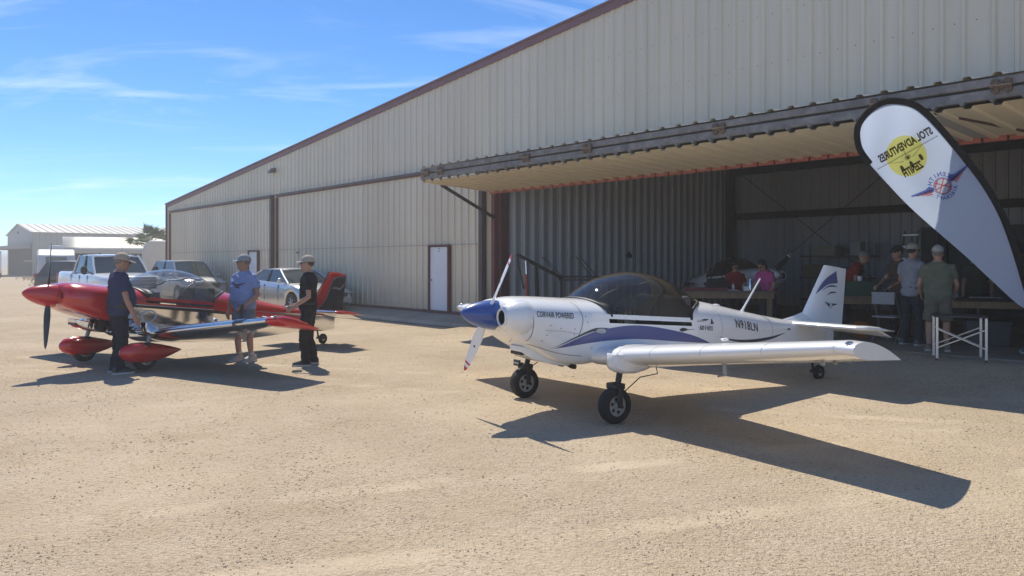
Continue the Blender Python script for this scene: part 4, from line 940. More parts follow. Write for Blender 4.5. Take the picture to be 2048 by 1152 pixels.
        b0 = w2+d*.03*k+across*.032*k; body.tube([b0, b0+across*.022*k+d*.03*k, b0+across*.022*k+d*.06*k+pn*.014*k], [.013*k, .011*k, .008*k], 6); hands.append((w2+d*.08*k, d, across, pn))
    pn_mb = MB(); pants_top = [(.80, .105, .150, 0)]+[t_ for t_ in TOR if t_[0] < 1.03]
    pn_mb.loft([[lo(p) if z_ < .9 else up(p) for p in ring(z_, dx+.010, wy+.010, xo)] for z_, dx, wy, xo in pants_top])
    if legs:
        for sg in (1, -1):
            fx = step*sg; hip = Vector((0, sg*.088, .90)); kn = Vector((.03+fx*.55, sg*(.095+stance*.3), .50)); an = Vector((-.02+fx, sg*(.08+stance*.5), .085))
            body.tube([lo(hip), lo(hip.lerp(kn, .5)), lo(kn), lo(kn.lerp(an, .3)), lo(an)], [.085*k, .078*k, .056*k, .058*k, .038*k], 12)
            body.tube([lo(an+Vector((-.045, 0, -.045))), lo(an+Vector((.10, sg*.01, -.05))), lo(an+Vector((.17, sg*.02, -.06)))], [.036*k, .036*k, .026*k], 8)
            if shorts:
                pn_mb.tube([lo(hip), lo(hip.lerp(kn, .5)), lo(hip.lerp(kn, 1.0))], [.102*k, .106*k, .098*k], 14)
            else:
                pn_mb.tube([lo(hip), lo(hip.lerp(kn, .5)), lo(kn), lo(kn.lerp(an, .5)), lo(an+Vector((-.005, 0, .0))), lo(an+Vector((.0, 0, -.035)))], [.100*k, .100*k, .078*k, .074*k, .070*k, .074*k], 14)
            f0 = an; shm = MB(); rr = []
            for u, wv, hv in ((-.085, .030, .055), (-.07, .042, .085), (-.02, .044, .095), (.05, .046, .075), (.12, .050, .055), (.175, .042, .040), (.20, .02, .025)):
                rr.append([lo((f0.x+u, f0.y+sg*.012+wv*yy, zz*hv+.022)) for yy, zz in ((-1, 0), (-1, .5), (-.6, 1), (.6, 1), (1, .5), (1, 0))])
            shm.loft(rr); so_ = shm.build('shoe', mat('shoe_%.2f_%.2f' % (shoes[0], shoes[2]), shoes, .7, bump=.3, bscale=50), root, ang=60)
            sl_ = MB(); sl_.loft([[lo((f0.x+u, f0.y+sg*.012+wv*yy, zz)) for yy, zz in ((-1, 0), (-1, .026), (1, .026), (1, 0))] for u, wv in ((-.09, .034), (-.07, .046), (.05, .050), (.12, .054), (.18, .046), (.208, .02))]); sl_.build('sole', mat('sole_pale', (.55, .53, .5), .8) if shoes[0] > .03 else mat('sole_dark', (.2, .19, .18), .8), so_)
            if sock: MB().tube([lo(an+Vector((0, 0, .03))), lo(an+Vector((0, 0, .09)))], .047*k, 10).build('sock', mat('sock', sock, .9), root)
    b_ = remesh(body, 'body', skin, root, vox*k); 
    so2 = remesh(sh_mb, 'shirt', cloth(shirt_name, shirt), root, vox*1.3*k, 3, 1)
    if logo:
        bv = BVHTree.FromPolygons([tuple(v_.co) for v_ in so2.data.vertices], [tuple(p_.vertices) for p_ in so2.data.polygons])
        for U, Lw in logo:
            vv, ff_ = band(U, Lw, 22, 2); mb = MB()
            for yy, zz in vv:
                hh = bv.ray_cast(Vector((2, yy*k, zz*k)), Vector((-1, 0, 0)))[0]; mb.v.append(Vector(((hh.x if hh else .12)+.006, yy*k, zz*k)))
            mb.f = [list(f_) for f_ in ff_]; mb.build('shirt_print', mat('print_maroon', (.13, .05, .09), .9), so2, smooth=False, recalc=False)
    remesh(pn_mb, 'shorts' if shorts else 'trousers', cloth(pants_name, pants), root, vox*1.3*k, 3, 1)
    if not shorts:
        bb = MB(); rr_ = ring(.985, .128+.32*belly, (.176+.22*belly)*wide, .26*belly); bb.loft([[up((p_[0]*q_, p_[1]*q_, zz)) for p_ in rr_] for zz, q_ in ((.965, 1.04), (.965, 1.075), (1.0, 1.075), (1.0, 1.04))]); bb.build('belt', mat('belt_leather', (.03, .02, .015), .5), root)
    # eyes
    for sg in (1, -1):
        m = MB(); m.ell(hd((.086, sg*.032, .128)), (.010*k, .013*k, .008*k), 8, 5); m.build('eye', mat('eye', (.05, .04, .035), .2), root)
    if glasses:
        m = MB()
        for sg in (1, -1):
            m.ell(hd((.102, sg*.033, .126)), (.010*k, .030*k, .019*k), 10, 6, M=HM.to_3x3().normalized().to_4x4()); m.tube([hd((.10, sg*.062, .133)), hd((.0, sg*.080, .135))], .004*k, 5)
        m.tube([hd((.106, .02, .132)), hd((.106, -.02, .132))], .004*k, 5); m.build('sunglasses', mat('shades', (.015, .012, .012), .12), root)
    RH = HM.to_3x3().normalized().to_4x4()
    if hair:
        m = MB()
        if cap: m.ell(hd((-.022, 0, .135)), (.088*k, .080*k, .075*k), 16, 8, M=RH, zmin=-.95, zmax=.6)
        else: m.ell(hd((-.016, 0, .165)), (.106*k, .086*k, .096*k), 18, 10, M=RH, zmin=-.55 if not longhair else -.8)
        if longhair: m.ell(hd((-.045, 0, .09)), (.075*k, .092*k, .14*k), 16, 8, M=RH)
        m.build('hair', mat('hair_%.2f' % hair[0], hair, .7, bump=.8, bscale=70), root)
    if beard:
        m = MB(); m.ell(hd((.062, 0, .035)), (.042*k, .056*k, .045*k), 14, 8, M=RH); m.build('beard', mat('hair_%.2f' % hair[0], hair, .7, bump=.8, bscale=70), root)
    if cap:
        cm = mat('cap_%.2f_%.2f' % (cap[0], cap[2]), cap, .85, bump=.3, bscale=40); m = MB()
        m.ell(hd((-.010, 0, .165)), (.112*k, .092*k, .098*k), 20, 8, M=RH, zmin=-.15); co = m.build('cap', cm, root)
        m = MB(); A, B, D, E_ = [], [], [], []
        for j in range(13):
            a = R(-78+13*j); A.append(hd((-.01+.108*math.cos(a), .088*math.sin(a), .158))); B.append(hd((.02+.165*math.cos(a)**.8, .080*math.sin(a), .150-.012*abs(math.sin(a))-.012*math.cos(a))))
        off_ = HM.to_3x3() @ Vector((0, 0, .006))
        m.loft([[a_, b_, b_+off_, a_+off_] for a_, b_ in zip(A, B)]); m.build('brim', cm, co, ang=50)
        m = MB(); m.ell(hd((-.012, 0, .263)), (.008*k,)*3, 6, 4); m.build('button', cm, co)
    return root, hands, hd, k
def yaw(a): return (math.cos(R(a)), math.sin(R(a)))
# heading angles: 0 = image right, 90 = away from the camera, 180 = image left, 270 = towards the camera
p1 = person('heavy-set man in navy shirt and dark trousers standing by the red airplane cowling', -5.90, 11.60, 0, yaw(38), 1.80, shirt=(.040, .050, .105), pants=(.022, .024, .034), shoes=(.07, .06, .05), cap=(.42, .36, .28), hair=(.22, .20, .18), belly=.11, wide=1.30, shirt_name='navy', pants_name='darknavy', skin=SKIN2,
            arms=(((.02, .09, -.28), (.08, .10, -.52)), ((.05, -.09, -.29), (.16, -.10, -.53))), headdown=.15, lean=.03, vox=.0095)
p2 = person('man in lavender blue t-shirt and grey cap standing behind the polished wing', -4.50, 13.00, 0, yaw(246), 1.79, shirt=(.27, .33, .54), pants=(.20, .20, .22), shoes=(.42, .40, .37), cap=(.30, .31, .33), hair=(.18, .15, .12), belly=.07, wide=1.10, shorts=True, shirt_name='lavender', pants_name='greyshort', skin=SKIN2,
            arms=(((.02, .10, -.28), (.22, .02, -.44)), ((.0, -.08, -.29), (.06, -.09, -.55))), headturn=-.85, logo=[([(.15, 1.30), (.08, 1.285), (.0, 1.27), (-.08, 1.285), (-.15, 1.30)], [(.15, 1.295), (.08, 1.255), (.0, 1.24), (-.08, 1.255), (-.15, 1.295)]), ([(.05, 1.235), (0, 1.23), (-.05, 1.235)], [(.05, 1.222), (0, 1.205), (-.05, 1.222)])], vox=.0095, sock=(.5, .5, .48))
m = MB(); hp = p2[1][0]; m.box(tuple(hp[0]), (.05, .08, .13)); o = m.build('camera_pouch', mat('phone_black', (.02, .02, .022), .4), None, bevel=.008)
o.parent = None; o.matrix_world = Matrix.Translation(p2[0].location) @ Matrix.Rotation(p2[0].rotation_euler.z, 4, 'Z'); tag(o, 'small black phone held at the waist by the man in lavender', 'phone'); o.name = 'mobile_phone'
p3 = person('man in black t-shirt, black trousers and khaki cap standing at the red wing tip', -3.30, 12.52, 0, yaw(190), 1.77, shirt=(.018, .019, .022), pants=(.03, .026, .024), shoes=(.05, .045, .04), cap=(.42, .37, .29), hair=(.09, .05, .03), shirt_name='black', pants_name='blackp', beard=False,
            arms=(((-.02, .10, -.27), (.20, .09, -.42)), ((-.04, -.08, -.27), (.20, -.03, -.42))), step=.05, vox=.0095)
hp = p3[1][0]; m = MB(); m.box((hp[0].x+.02, (p3[1][0][0].y+p3[1][1][0].y)/2, hp[0].z+.03), (.15, .24, .02)); o = m.build('clipboard', mat('clip_grey', (.30, .31, .34), .4), None, bevel=.004)
o.matrix_world = Matrix.Translation(p3[0].location) @ Matrix.Rotation(p3[0].rotation_euler.z, 4, 'Z'); tag(o, 'grey tablet held in both hands by the man in black', 'tablet'); o.name = 'tablet'
# inside the hangar
F = PAD
person('woman in red t-shirt with dark hair seated behind the left workbench', 5.33, 18.5, F-.20, yaw(262), 1.66, shirt=(.42, .03, .045), pants=(.05, .05, .07), hair=(.02, .015, .012), longhair=True, headdown=.35, lean=.18, shirt_name='red1', pants_name='dk1', arms=(((.12, .06, -.24), (.34, .0, -.32)), ((.12, -.06, -.24), (.34, 0, -.32))), vox=.014)
person('woman in pink t-shirt and grey dungarees leaning over the left workbench', 5.62, 16.95, F-.12, yaw(215), 1.64, shirt=(.62, .10, .30), pants=(.06, .075, .10), hair=(.025, .018, .014), longhair=True, headdown=.45, lean=.32, shirt_name='pink', pants_name='dung', arms=(((.12, .08, -.25), (.33, .05, -.36)), ((.14, -.08, -.24), (.34, -.06, -.34))), vox=.014)
person('man in dark red t-shirt bending over the middle workbench', 6.98, 16.2, F, yaw(-30), 1.76, shirt=(.30, .035, .035), pants=(.05, .05, .06), hair=(.3, .27, .24), lean=.62, headdown=.1, shirt_name='red2', pants_name='dk2', arms=(((.15, .08, -.22), (.33, .03, -.40)), ((.15, -.08, -.22), (.34, -.02, -.40))), vox=.014, glasses=False)
person('bearded man in grey t-shirt and tan cap standing inside the hangar', 6.86, 13.25, F, yaw(25), 1.74, shirt=(.34, .35, .38), pants=(.035, .045, .055), cap=(.42, .33, .29), hair=(.03, .02, .015), beard=True, belly=.05, shirt_name='heather', pants_name='dk3', arms=(((.04, .08, -.26), (.24, .06, -.36)), ((.06, -.09, -.26), (.27, -.04, -.30))), vox=.012)
person('man in olive t-shirt and tan shorts seen from behind at the hangar door', 6.80, 12.35, F, yaw(62), 1.68, shirt=(.16, .175, .125), pants=(.16, .15, .11), shoes=(.22, .17, .13), cap=(.42, .42, .40), hair=(.25, .23, .2), belly=.06, wide=1.12, shorts=True, shirt_name='olive', pants_name='tan', skin=SKIN, arms=(((.05, .08, -.27), (.20, .05, -.45)), ((.05, -.08, -.27), (.20, -.05, -.45))), vox=.012)
person('man in black cap half hidden behind the grey-shirted man', 7.20, 14.35, F, yaw(200), 1.73, shirt=(.09, .07, .06), pants=(.03, .03, .035), cap=(.02, .02, .022), hair=(.02, .018, .015), shirt_name='brown', pants_name='dk4', lean=.1, arms=(((.10, .06, -.25), (.38, .02, -.33)), ((.10, -.06, -.25), (.36, 0, -.34))), vox=.014)
person('person in dark camouflage top standing behind the black table', 8.60, 14.3, F, yaw(250), 1.66, shirt=(.085, .085, .065), pants=(.04, .04, .04), hair=(.05, .035, .025), shirt_name='camo', pants_name='dk5', lean=.2, headdown=.3, vox=.014)
person('grey-haired person in dark shirt at the right edge beside the flag', 8.13, 12.05, F, yaw(150), 1.72, shirt=(.05, .05, .055), pants=(.05, .045, .04), hair=(.45, .43, .40), shirt_name='darkg', pants_name='dk6', vox=.014)

# ------------------------------------------------------------------ feather flag
FL = empty('feather_flag', (6.62, 9.5, gz(6.62, 9.5)), 0, 'white teardrop feather flag with black sleeve, yellow sun print and winged logo', 'flag')
fx0, fy0, fz0 = FL.location
pole = smooth_tab([(6.62, 0.0), (6.56, .5), (6.44, .95), (6.30, 1.27), (5.93, 2.32), (5.54, 3.0), (5.10, 3.53), (4.78, 3.655), (4.50, 3.60), (4.27, 3.36), (4.27, 3.08), (4.41, 2.87)], 89)
def fy(x, z): return .10*math.sin((x-4.3)*1.7+.5)+.05*math.sin(z*2.3)-.09*(z-1.5)*.35
def fp(x, z, dy=0): return (x-fx0, fy(x, z)+dy, z-fz0)
MB().tube([fp(x, z) for x, z in pole[:]], [lerp(.018, .008, i/88) for i in range(89)], 8).build('pole', M_dark, FL)
# fabric grid: between pole edge and free edge
ia = 20  # pole index where the fabric starts
pe = pole[ia:]; free = smooth_tab([pole[ia], (6.22, 1.13), (5.9, 1.42), (5.56, 1.745), (4.95, 2.295), (4.60, 2.66), pole[-1]], len(pe))
n = len(pe); NR = 14
def flag_pt(i, j):
    a, b = pe[i], free[i]; u = j/NR; return lerp(a[0], b[0], u), lerp(a[1], b[1], u)
# the grid runs along rows joining pole point i to free-edge point i
v = []; ff = []
for i in range(n):
    for j in range(NR+1):
        x, z = flag_pt(i, j); wr = .03*math.sin(16*(x*.75+z*.6)+3*math.sin(z*3))*math.sin(math.pi*j/NR)*sstep(2.2, 3.4, z); v.append(fp(x, z, wr))
for i in range(n-1):
    for j in range(NR): ff.append((i*(NR+1)+j, i*(NR+1)+j+1, (i+1)*(NR+1)+j+1, (i+1)*(NR+1)+j))
def fabric(name, col, tr=.45):
    m = bpy.data.materials.new(name); m.use_nodes = True; nn_ = m.node_tree.nodes; l = m.node_tree.links; nn_.clear(); o = nn_.new('ShaderNodeOutputMaterial')
    d = nn_.new('ShaderNodeBsdfDiffuse'); t = nn_.new('ShaderNodeBsdfTranslucent'); mxx = nn_.new('ShaderNodeMixShader'); mxx.inputs[0].default_value = tr
    tcn = nn_.new('ShaderNodeTexCoord'); nz = nn_.new('ShaderNodeTexNoise'); nz.inputs['Scale'].default_value = 7; l.new(tcn.outputs['Object'], nz.inputs[0]); bp = nn_.new('ShaderNodeBump'); bp.inputs['Strength'].default_value = .5; bp.inputs['Distance'].default_value = .04; l.new(nz.outputs[0], bp.inputs['Height']); l.new(bp.outputs[0], d.inputs['Normal'])
    d.inputs[0].default_value = (*col, 1); t.inputs[0].default_value = (*col, 1); l.new(d.outputs[0], mxx.inputs[1]); l.new(t.outputs[0], mxx.inputs[2]); l.new(mxx.outputs[0], o.inputs[0]); return m
m = MB(); m.add(v, ff); m.build('banner_cloth', fabric('flag_white', (.60, .70, .88), .6), FL, ang=180, recalc=False)
# black sleeve along the pole
m = MB(); A, B = [], []
for i, (x, z) in enumerate(pe):
    a, b = Vector(pe[max(i-1, 0)]), Vector(pe[min(i+1, n-1)]); d = (b-a).normalized(); q = Vector((d.y, -d.x)); wd = .055*min(1, .45+i/16); A.append((x+q.x*wd*.65, z+q.y*wd*.65)); B.append((x-q.x*wd*.75, z-q.y*wd*.75))
rows_ = [[fp(lerp(a[0], b[0], u), lerp(a[1], b[1], u), -.012-.022*math.sin(math.pi*u)) for u in (0, .25, .5, .75, 1)]+[fp(lerp(a[0], b[0], u), lerp(a[1], b[1], u), .012+.022*math.sin(math.pi*u)) for u in (1, .75, .5, .25, 0)] for a, b in zip(A, B)]
m.loft(rows_); m.build('sleeve', cloth('flagblack', (.012, .012, .014)), FL, ang=60)
# prints, seen from the back of the cloth; local print frame: e1 along the lettering, e2 up
PR = R(29.5)
def pr(cx_, cz_, mir=True):
    c, s = math.cos(PR), math.sin(PR)
    def f(px, py, d=.006):
        if mir: px = -px
        x = cx_+px*c-py*s; z = cz_+px*s+py*c
        wr = 0; return fp(x, z, -d)
    return f
def prt(name, pts, m, fr, d=.006):
    mb = MB(); mb.add([fr(a, b, d) for a, b in pts], [tuple(range(len(pts)))]); return mb.build(name, m, FL, smooth=False, recalc=False)
def fabs(name, col):
    m = bpy.data.materials.new('dye_'+name); m.use_nodes = True; q = m.node_tree.nodes; q.clear(); o = q.new('ShaderNodeOutputMaterial'); t = q.new('ShaderNodeBsdfTransparent'); t.inputs[0].default_value = (*col, 1); m.node_tree.links.new(t.outputs[0], o.inputs[0]); return m
Y_ = fabs('yellow', (.99, .88, .26)); K_ = fabs('ink', (.10, .085, .08)); RD = fabs('printred', (.90, .20, .17)); BL_ = fabs('printblue', (.20, .27, .58)); WT = fabs('printwhite', (.93, .93, .93)); GY = fabs('printgrey', (.55, .54, .53))
f1 = pr(4.86, 2.99)
prt('yellow_disc', [(.255*math.cos(a), -.02+.255*math.sin(a)) for a in [6.2832*i/40 for i in range(40)]], Y_, f1, .022)
def txt(name, s, fr, x0, x1, y0, h, m, d=.03, bold=.045):
    v_, f_ = text_mesh(s, 1, bold); xs_ = [p[0] for p in v_]; a, b = min(xs_), max(xs_); ysv = [p[1] for p in v_]; q0, q1 = min(ysv), max(ysv)
    mb = MB(); mb.add([fr(lerp(x0, x1, (p[0]-a)/(b-a)), y0+(p[1]-q0)/(q1-q0)*h, d) for p in v_], f_); return mb.build(name, m, FL, smooth=False, recalc=False)
txt('flag_lettering', 'STOL ADVENTURES', f1, -.43, .33, .055, .105, K_)
txt('flag_lettering', 'ZENITH', f1, -.12, .155, -.245, .10, K_)
# small high-wing aircraft print
prt('print_wing', [(-.46, .0), (-.45, .035), (.40, .045), (.42, .01), (.05, -.01)], WT, f1, .026)
prt('print_wing', [(-.455, .0), (-.46, .012), (.41, .022), (.415, .010)], GY, f1, .033)
prt('print_body', [(-.07, .02), (-.09, -.03), (-.05, -.075), (.04, -.075), (.08, -.03), (.06, .02)], WT, f1, .030)
prt('print_cowl', [(-.035, -.015), (-.045, -.05), (-.02, -.07), (.02, -.07), (.04, -.05), (.03, -.015)], GY, f1, .034)
prt('print_hub', [(.016*math.cos(a), -.045+.016*math.sin(a)) for a in [6.2832*i/10 for i in range(10)]], K_, f1, .037)
prt('print_propeller', [(-.008, .055), (.008, .055), (.004, -.12), (-.004, -.12)], GY, f1, .036)
for sx in (-1, 1):
    prt('print_strut', [(sx*.06, -.06), (sx*.22, .0), (sx*.235, .0), (sx*.07, -.07)], GY, f1, .029)
for gx, gy in ((-.145, -.115), (.0, -.135), (.13, -.125)): prt('print_wheel', [(gx-.018, gy-.045), (gx+.018, gy-.045), (gx+.022, gy), (gx+.015, gy+.035), (gx-.015, gy+.035), (gx-.022, gy)], K_, f1, .035)
# winged round logo
f2 = pr(5.292, 2.595)
def ringpts(r0, r1, a0, a1, n_): return [(r1*math.cos(lerp(a0, a1, i/n_)), r1*math.sin(lerp(a0, a1, i/n_))) for i in range(n_+1)]+[(r0*math.cos(lerp(a1, a0, i/n_)), r0*math.sin(lerp(a1, a0, i/n_))) for i in range(n_+1)]
prt('logo_disc', [(.105*math.cos(a), .105*math.sin(a)) for a in [6.2832*i/32 for i in range(32)]], WT, f2, .024)
def ring_mesh(name, r0, r1, m, fr, d):
    mb = MB(); mb.add([fr(r_*math.cos(a), r_*math.sin(a), d) for r_ in (r0, r1) for a in [6.2832*i/36 for i in range(36)]], [(i, (i+1) % 36, 36+(i+1) % 36, 36+i) for i in range(36)]); mb.build(name, m, FL, smooth=False, recalc=False)
ring_mesh('logo_ring', .102, .110, BL_, f2, .027); ring_mesh('logo_ring', .088, .098, RD, f2, .028)
for ln in (((-.075, -.055), (.06, .075)), ((-.06, .075), (.075, -.055)), ((-.09, .0), (.09, .0)), ((.02, .085), (.085, .03)), ((-.02, -.085), (-.085, -.03))):
    (a0, b0), (a1, b1) = ln; d = Vector((a1-a0, b1-b0)).normalized(); q = Vector((-d.y, d.x))*.006
    prt('logo_monogram', [(a0+q.x, b0+q.y), (a1+q.x, b1+q.y), (a1-q.x, b1-q.y), (a0-q.x, b0-q.y)], RD, f2, .030)
for sx in (-1, 1):
    prt('logo_wing', [(sx*.10, .03), (sx*.14, .075), (sx*.20, .06), (sx*.40, .085), (sx*.385, .065), (sx*.30, .035), (sx*.12, -.01)], BL_, f2, .023)
    for q in range(4):
        x0 = .115+.0*q; prt('logo_feather', [(sx*(.125+.015*q), .028-.022*q), (sx*(.345-.05*q), .052-.026*q), (sx*(.325-.05*q), .038-.026*q), (sx*(.125+.015*q), .010-.022*q)], RD, f2, .027)
def arc_text(name, s, fr, rad, a0, a1, h, m, flip=False):
    for i, ch in enumerate(s):
        a = lerp(a0, a1, i/(len(s)-1)); v_, f_ = text_mesh(ch, h, .002, 'CENTER'); mb = MB()
        pts = []
        for p in v_:
            rx_, ry_ = p[0], p[1]
            if flip: X = (rad+h*.7-ry_)*math.cos(a)-rx_*math.sin(a)*(-1)*(1); Z = (rad+h*.7-ry_)*math.sin(a)-rx_*math.cos(a)
            else: X = (rad+ry_)*math.cos(a)+rx_*math.sin(a); Z = (rad+ry_)*math.sin(a)-rx_*math.cos(a)
            if flip: X = (rad+h*.7-ry_)*math.cos(a)-rx_*math.sin(a); Z = (rad+h*.7-ry_)*math.sin(a)+rx_*math.cos(a)
            pts.append(fr(X, Z, .027))
        mb.add(pts, f_); mb.build(name, m, FL, smooth=False, recalc=False)
arc_text('logo_lettering', 'ZENITH', f2, .125, R(150), R(42), .075, BL_)
arc_text('logo_lettering', 'AIRCRAFT', f2, .125, R(215), R(325), .06, BL_, True)
MB().box((0, 0, .02), (.42, .05, .03)).box((0, 0, .022), (.05, .42, .03)).build('flag_foot', M_dark, FL)
# ------------------------------------------------------------------ vehicles
def paint(name, col, metal=.0, rough=.3): return mat('paint_'+name, col, rough, metal, .8, var=.03, vscale=2)
def arch(cx_, cz_, r, n=10, zb=.2):
    a0 = math.asin(max(-1, min(1, (zb-cz_)/r))); return [(cx_+r*math.cos(a), cz_+r*math.sin(a)) for a in [lerp(math.pi-a0, a0, i/n) for i in range(n+1)]]
def wheel(root, x, y, r, wd, sg):
    wh = empty('wheel', (x, y, r), parent=root)
    MB().rev([(-wd/2, r*.66), (-wd/2*1.02, r*.86), (-wd*.36, r), (wd*.36, r), (wd/2*1.02, r*.86), (wd/2, r*.66)], ax='y', n=28, caps=False).build('tyre', M_black, wh)
    m = MB(); m.rev([(-wd*.4, r*.66), (-wd*.4, r*.60), (wd*.4, r*.60), (wd*.4, r*.66)], ax='y', n=24, caps=False); m.rev([(sg*wd*.34, r*.16), (sg*wd*.44, r*.14)], ax='y', n=12)
    for k in range(7):
        a = 6.2832*k/7; m.tube([(r*.1*math.cos(a), sg*wd*.40, r*.1*math.sin(a)), (r*.63*math.cos(a), sg*wd*.42, r*.63*math.sin(a))], [r*.07, r*.055], 6)
    m.build('rim', mat('alloy', (.5, .5, .52), .3, .9), wh); MB().rev([(-wd*.3, r*.6), (wd*.25, r*.6)], ax='y', n=20).build('brake_disc', M_dark, wh)
def vehicle(name, label, loc, head, P, cat='car'):
    """P: outline of the body side (x, z) from rear bumper over the top to the front bumper, greenhouse, wheels, colours"""
    root = empty(name, (loc[0], loc[1], loc[2]), math.atan2(head[1], head[0]), label, cat)
    r = P['r']; xf, xr = P['axles']; hw = P['hw']; zb = P.get('sill', .24); pm = P['paint']
    tz = P['topz']; ra = r*1.18
    def wy(x, z=0):
        L_ = P['x1']-P['x0']; u = (x-P['x0'])/L_
        return hw*(1-.20*max(0, (u-.80)/.20)**2.2-.11*max(0, (.12-u)/.12)**2)
    xs_ = set([P['x0']+q for q in (0, .03, .08, .16, .3)]+[P['x1']-q for q in (0, .03, .08, .16, .3, .45)]+[p[0] for p in P['top']])
    for ax_ in (xf, xr): xs_ |= set(ax_+ra*math.cos(R(q)) for q in range(0, 181, 12))
    k_ = P['x0']
    while k_ < P['x1']: xs_.add(k_); k_ += .2
    xs_ = sorted(xs_); xs_ = [q for i, q in enumerate(xs_) if i == 0 or q-xs_[i-1] > .008]
    secs = []
    for x in xs_:
        z0 = zb+.10*max(0, (x-P['x1']+.5)/.5)**2+.14*max(0, (P['x0']+.5-x)/.5)**2
        for ax_ in (xf, xr):
            if abs(x-ax_) < ra: z0 = max(z0, r+math.sqrt(max(0, ra*ra-(x-ax_)**2)))
        zt_ = max(tz(x), z0+.06); zs = zt_-min(.09, .3*(zt_-z0)); w_ = wy(x)
        h = [(w_*.965, z0), (w_*.992, lerp(z0, zs, .30)), (w_, lerp(z0, zs, .60)), (w_*.992, lerp(z0, zs, .85)), (w_*.965, zs+.012), (w_*.90, lerp(zs, zt_, .75)), (w_*.78, zt_), (w_*.4, zt_+.016), (0, zt_+.02)]
        secs.append([(x, y, z) for y, z in h]+[(x, -y, z) for y, z in h[-2::-1]])
    bm_ = MB(); bm_.loft(secs, closed=False); n_ = len(secs[0]); bm_.add(secs[0], [tuple(range(n_))]); bm_.add(secs[-1], [tuple(range(n_-1, -1, -1))])
    body = bm_.build('body', pm, root, ang=38)
    MB().box(((P['x0']+P['x1'])/2, 0, .42), (P['x1']-P['x0']-.3, hw*1.5, .36)).build('underbody', M_black, root)
    # greenhouse
    G = P['glass']; (b0, b1, zb0, zb1, t0, t1, zt), wt = G[:7], G[7]; wb_ = hw*.93
    BFc, BRc, TF, TRr = (b1, zb1), (b0, zb0), (t1, zt), (t0, zt)
    m = MB(); m.loft([[(b0, -wb_*.94, zb0), (b1, -wb_*.92, zb1), (b1+.12, 0, zb1+.015), (b1, wb_*.92, zb1), (b0, wb_*.94, zb0), (b0-.08, 0, zb0)], [(t0, -wt, zt-.03), (t1, -wt, zt-.03), (t1+.06, 0, zt-.02), (t1, wt, zt-.03), (t0, wt, zt-.03), (t0-.04, 0, zt-.03)]])
    m.build('cabin_glass', MATS.setdefault('car_glass', mat('car_glass', (.03, .045, .05), .04, 0, spec=.9)), root, ang=25)
    m = MB(); rr = []
    for u in range(7):
        x = lerp(t0-.10, t1+.10, u/6); zz = zt-.045*abs(2*(u/6)-1)**2.2; rr.append([(x, yy*wt*1.02, zz-dz) for yy, dz in ((-1, .045), (-.93, .005), (-.5, -.018), (0, -.025), (.5, -.018), (.93, .005), (1, .045))])
    m.loft(rr); m.build('roof', pm, root, ang=40)
    for sg in (1, -1):
        for nm, p, q, rad in (('front_pillar', (b1+.02, sg*wb_*.93, zb1-.02), (t1+.05, sg*wt, zt-.035), .035), ('rear_pillar', (b0, sg*wb_*.95, zb0-.02), (t0-.05, sg*wt, zt-.035), .035), ('centre_pillar', (lerp(b0, b1, P.get('bp', .52)), sg*(wb_*.945), lerp(zb0, zb1, .5)-.03), (lerp(t0, t1, P.get('bp', .52)+.05), sg*wt, zt-.04), .03)):
            MB().tube([p, [lerp(a, b, .5)+(sg*.018 if i == 1 else (.012 if i == 2 else 0)) for i, (a, b) in enumerate(zip(p, q))], q], rad, 8).build(nm, pm if nm != 'centre_pillar' else M_dark, root)
        m = MB(); ms = P.get('mirror', 1); mx_, mz_ = b1-.12, zb1+.10
        m.ell((mx_, sg*(hw+.10*ms), mz_+.03*(ms-1)), (.07, .095*ms**.3, .075*ms**1.3), 12, 7); m.tube([(mx_+.03, sg*hw*.9, zb1-.0), (mx_, sg*(hw+.05), mz_-.02)], .022, 6); m.build('door_mirror', P.get('mirror_mat', pm), root)
        for hx in P.get('handles', ()):
            MB().box((hx, sg*(hw+.002), P['hz']), (.17, .02, .024)).build('door_handle', P.get('handle_mat', M_chrome), root, bevel=.008)
        for sx in P.get('seams', ()):
            MB().box((sx, sg*(hw-.01), P['hz']-.16), (.010, .025, .50)).build('door_seam', M_dark, root)
        for x in (xf, xr): wheel(root, x, sg*(hw-.11), r, .22, sg)
        HL = P['lamp']; hx_ = P['x1']-.15; m = MB(); m.ell((hx_, sg*(wy(hx_)-.16), HL[1]), (.13, .19, HL[3]*1.15), 14, 8); m.build('headlight', mat('lamp_clear', (.45, .48, .52), .08, .3, .5), root)
        TL = P['tail']; m = MB(); m.box((TL[0], sg*(wy(TL[0], TL[1])-.09), TL[1]), (.10, .26, TL[2])); m.build('tail_light', mat('lamp_red', (.45, .015, .015), .15, 0, .5), root, bevel=.02)
    g0 = P['grille']; MB().box((g0[0], 0, g0[1]), (.08, g0[2], g0[3])).build('grille', M_black, root, bevel=.015)
    if P.get('bars'):
        for k in range(3): MB().box((g0[0]+.045, 0, g0[1]+(k-1)*g0[3]*.3), (.02, g0[2]*.94, .025)).build('grille_bar', M_chrome, root)
    MB().box((P['x1']-.05, 0, zb+.08), (.12, hw*1.3, .10)).build('lower_intake', M_black, root, bevel=.015)
    m = MB(); m.box((P['x1']+.005, 0, zb+.2), (.012, .30, .15)); m.build('number_plate', mat('plate', (.6, .6, .58), .5), root)
    for q, (x, y, z, d) in P.get('extra', {}).items(): MB().box((x, y, z), d).build(q, P.get('extra_mat', M_black), root, bevel=.02)
    return root
silver = paint('silver', (.52, .54, .56), .75, .28); pwhite = paint('white', (.74, .76, .80), 0, .3); grey = paint('grey', (.40, .41, .43), .6, .28); navy = paint('navy', (.020, .024, .040), .2, .25)
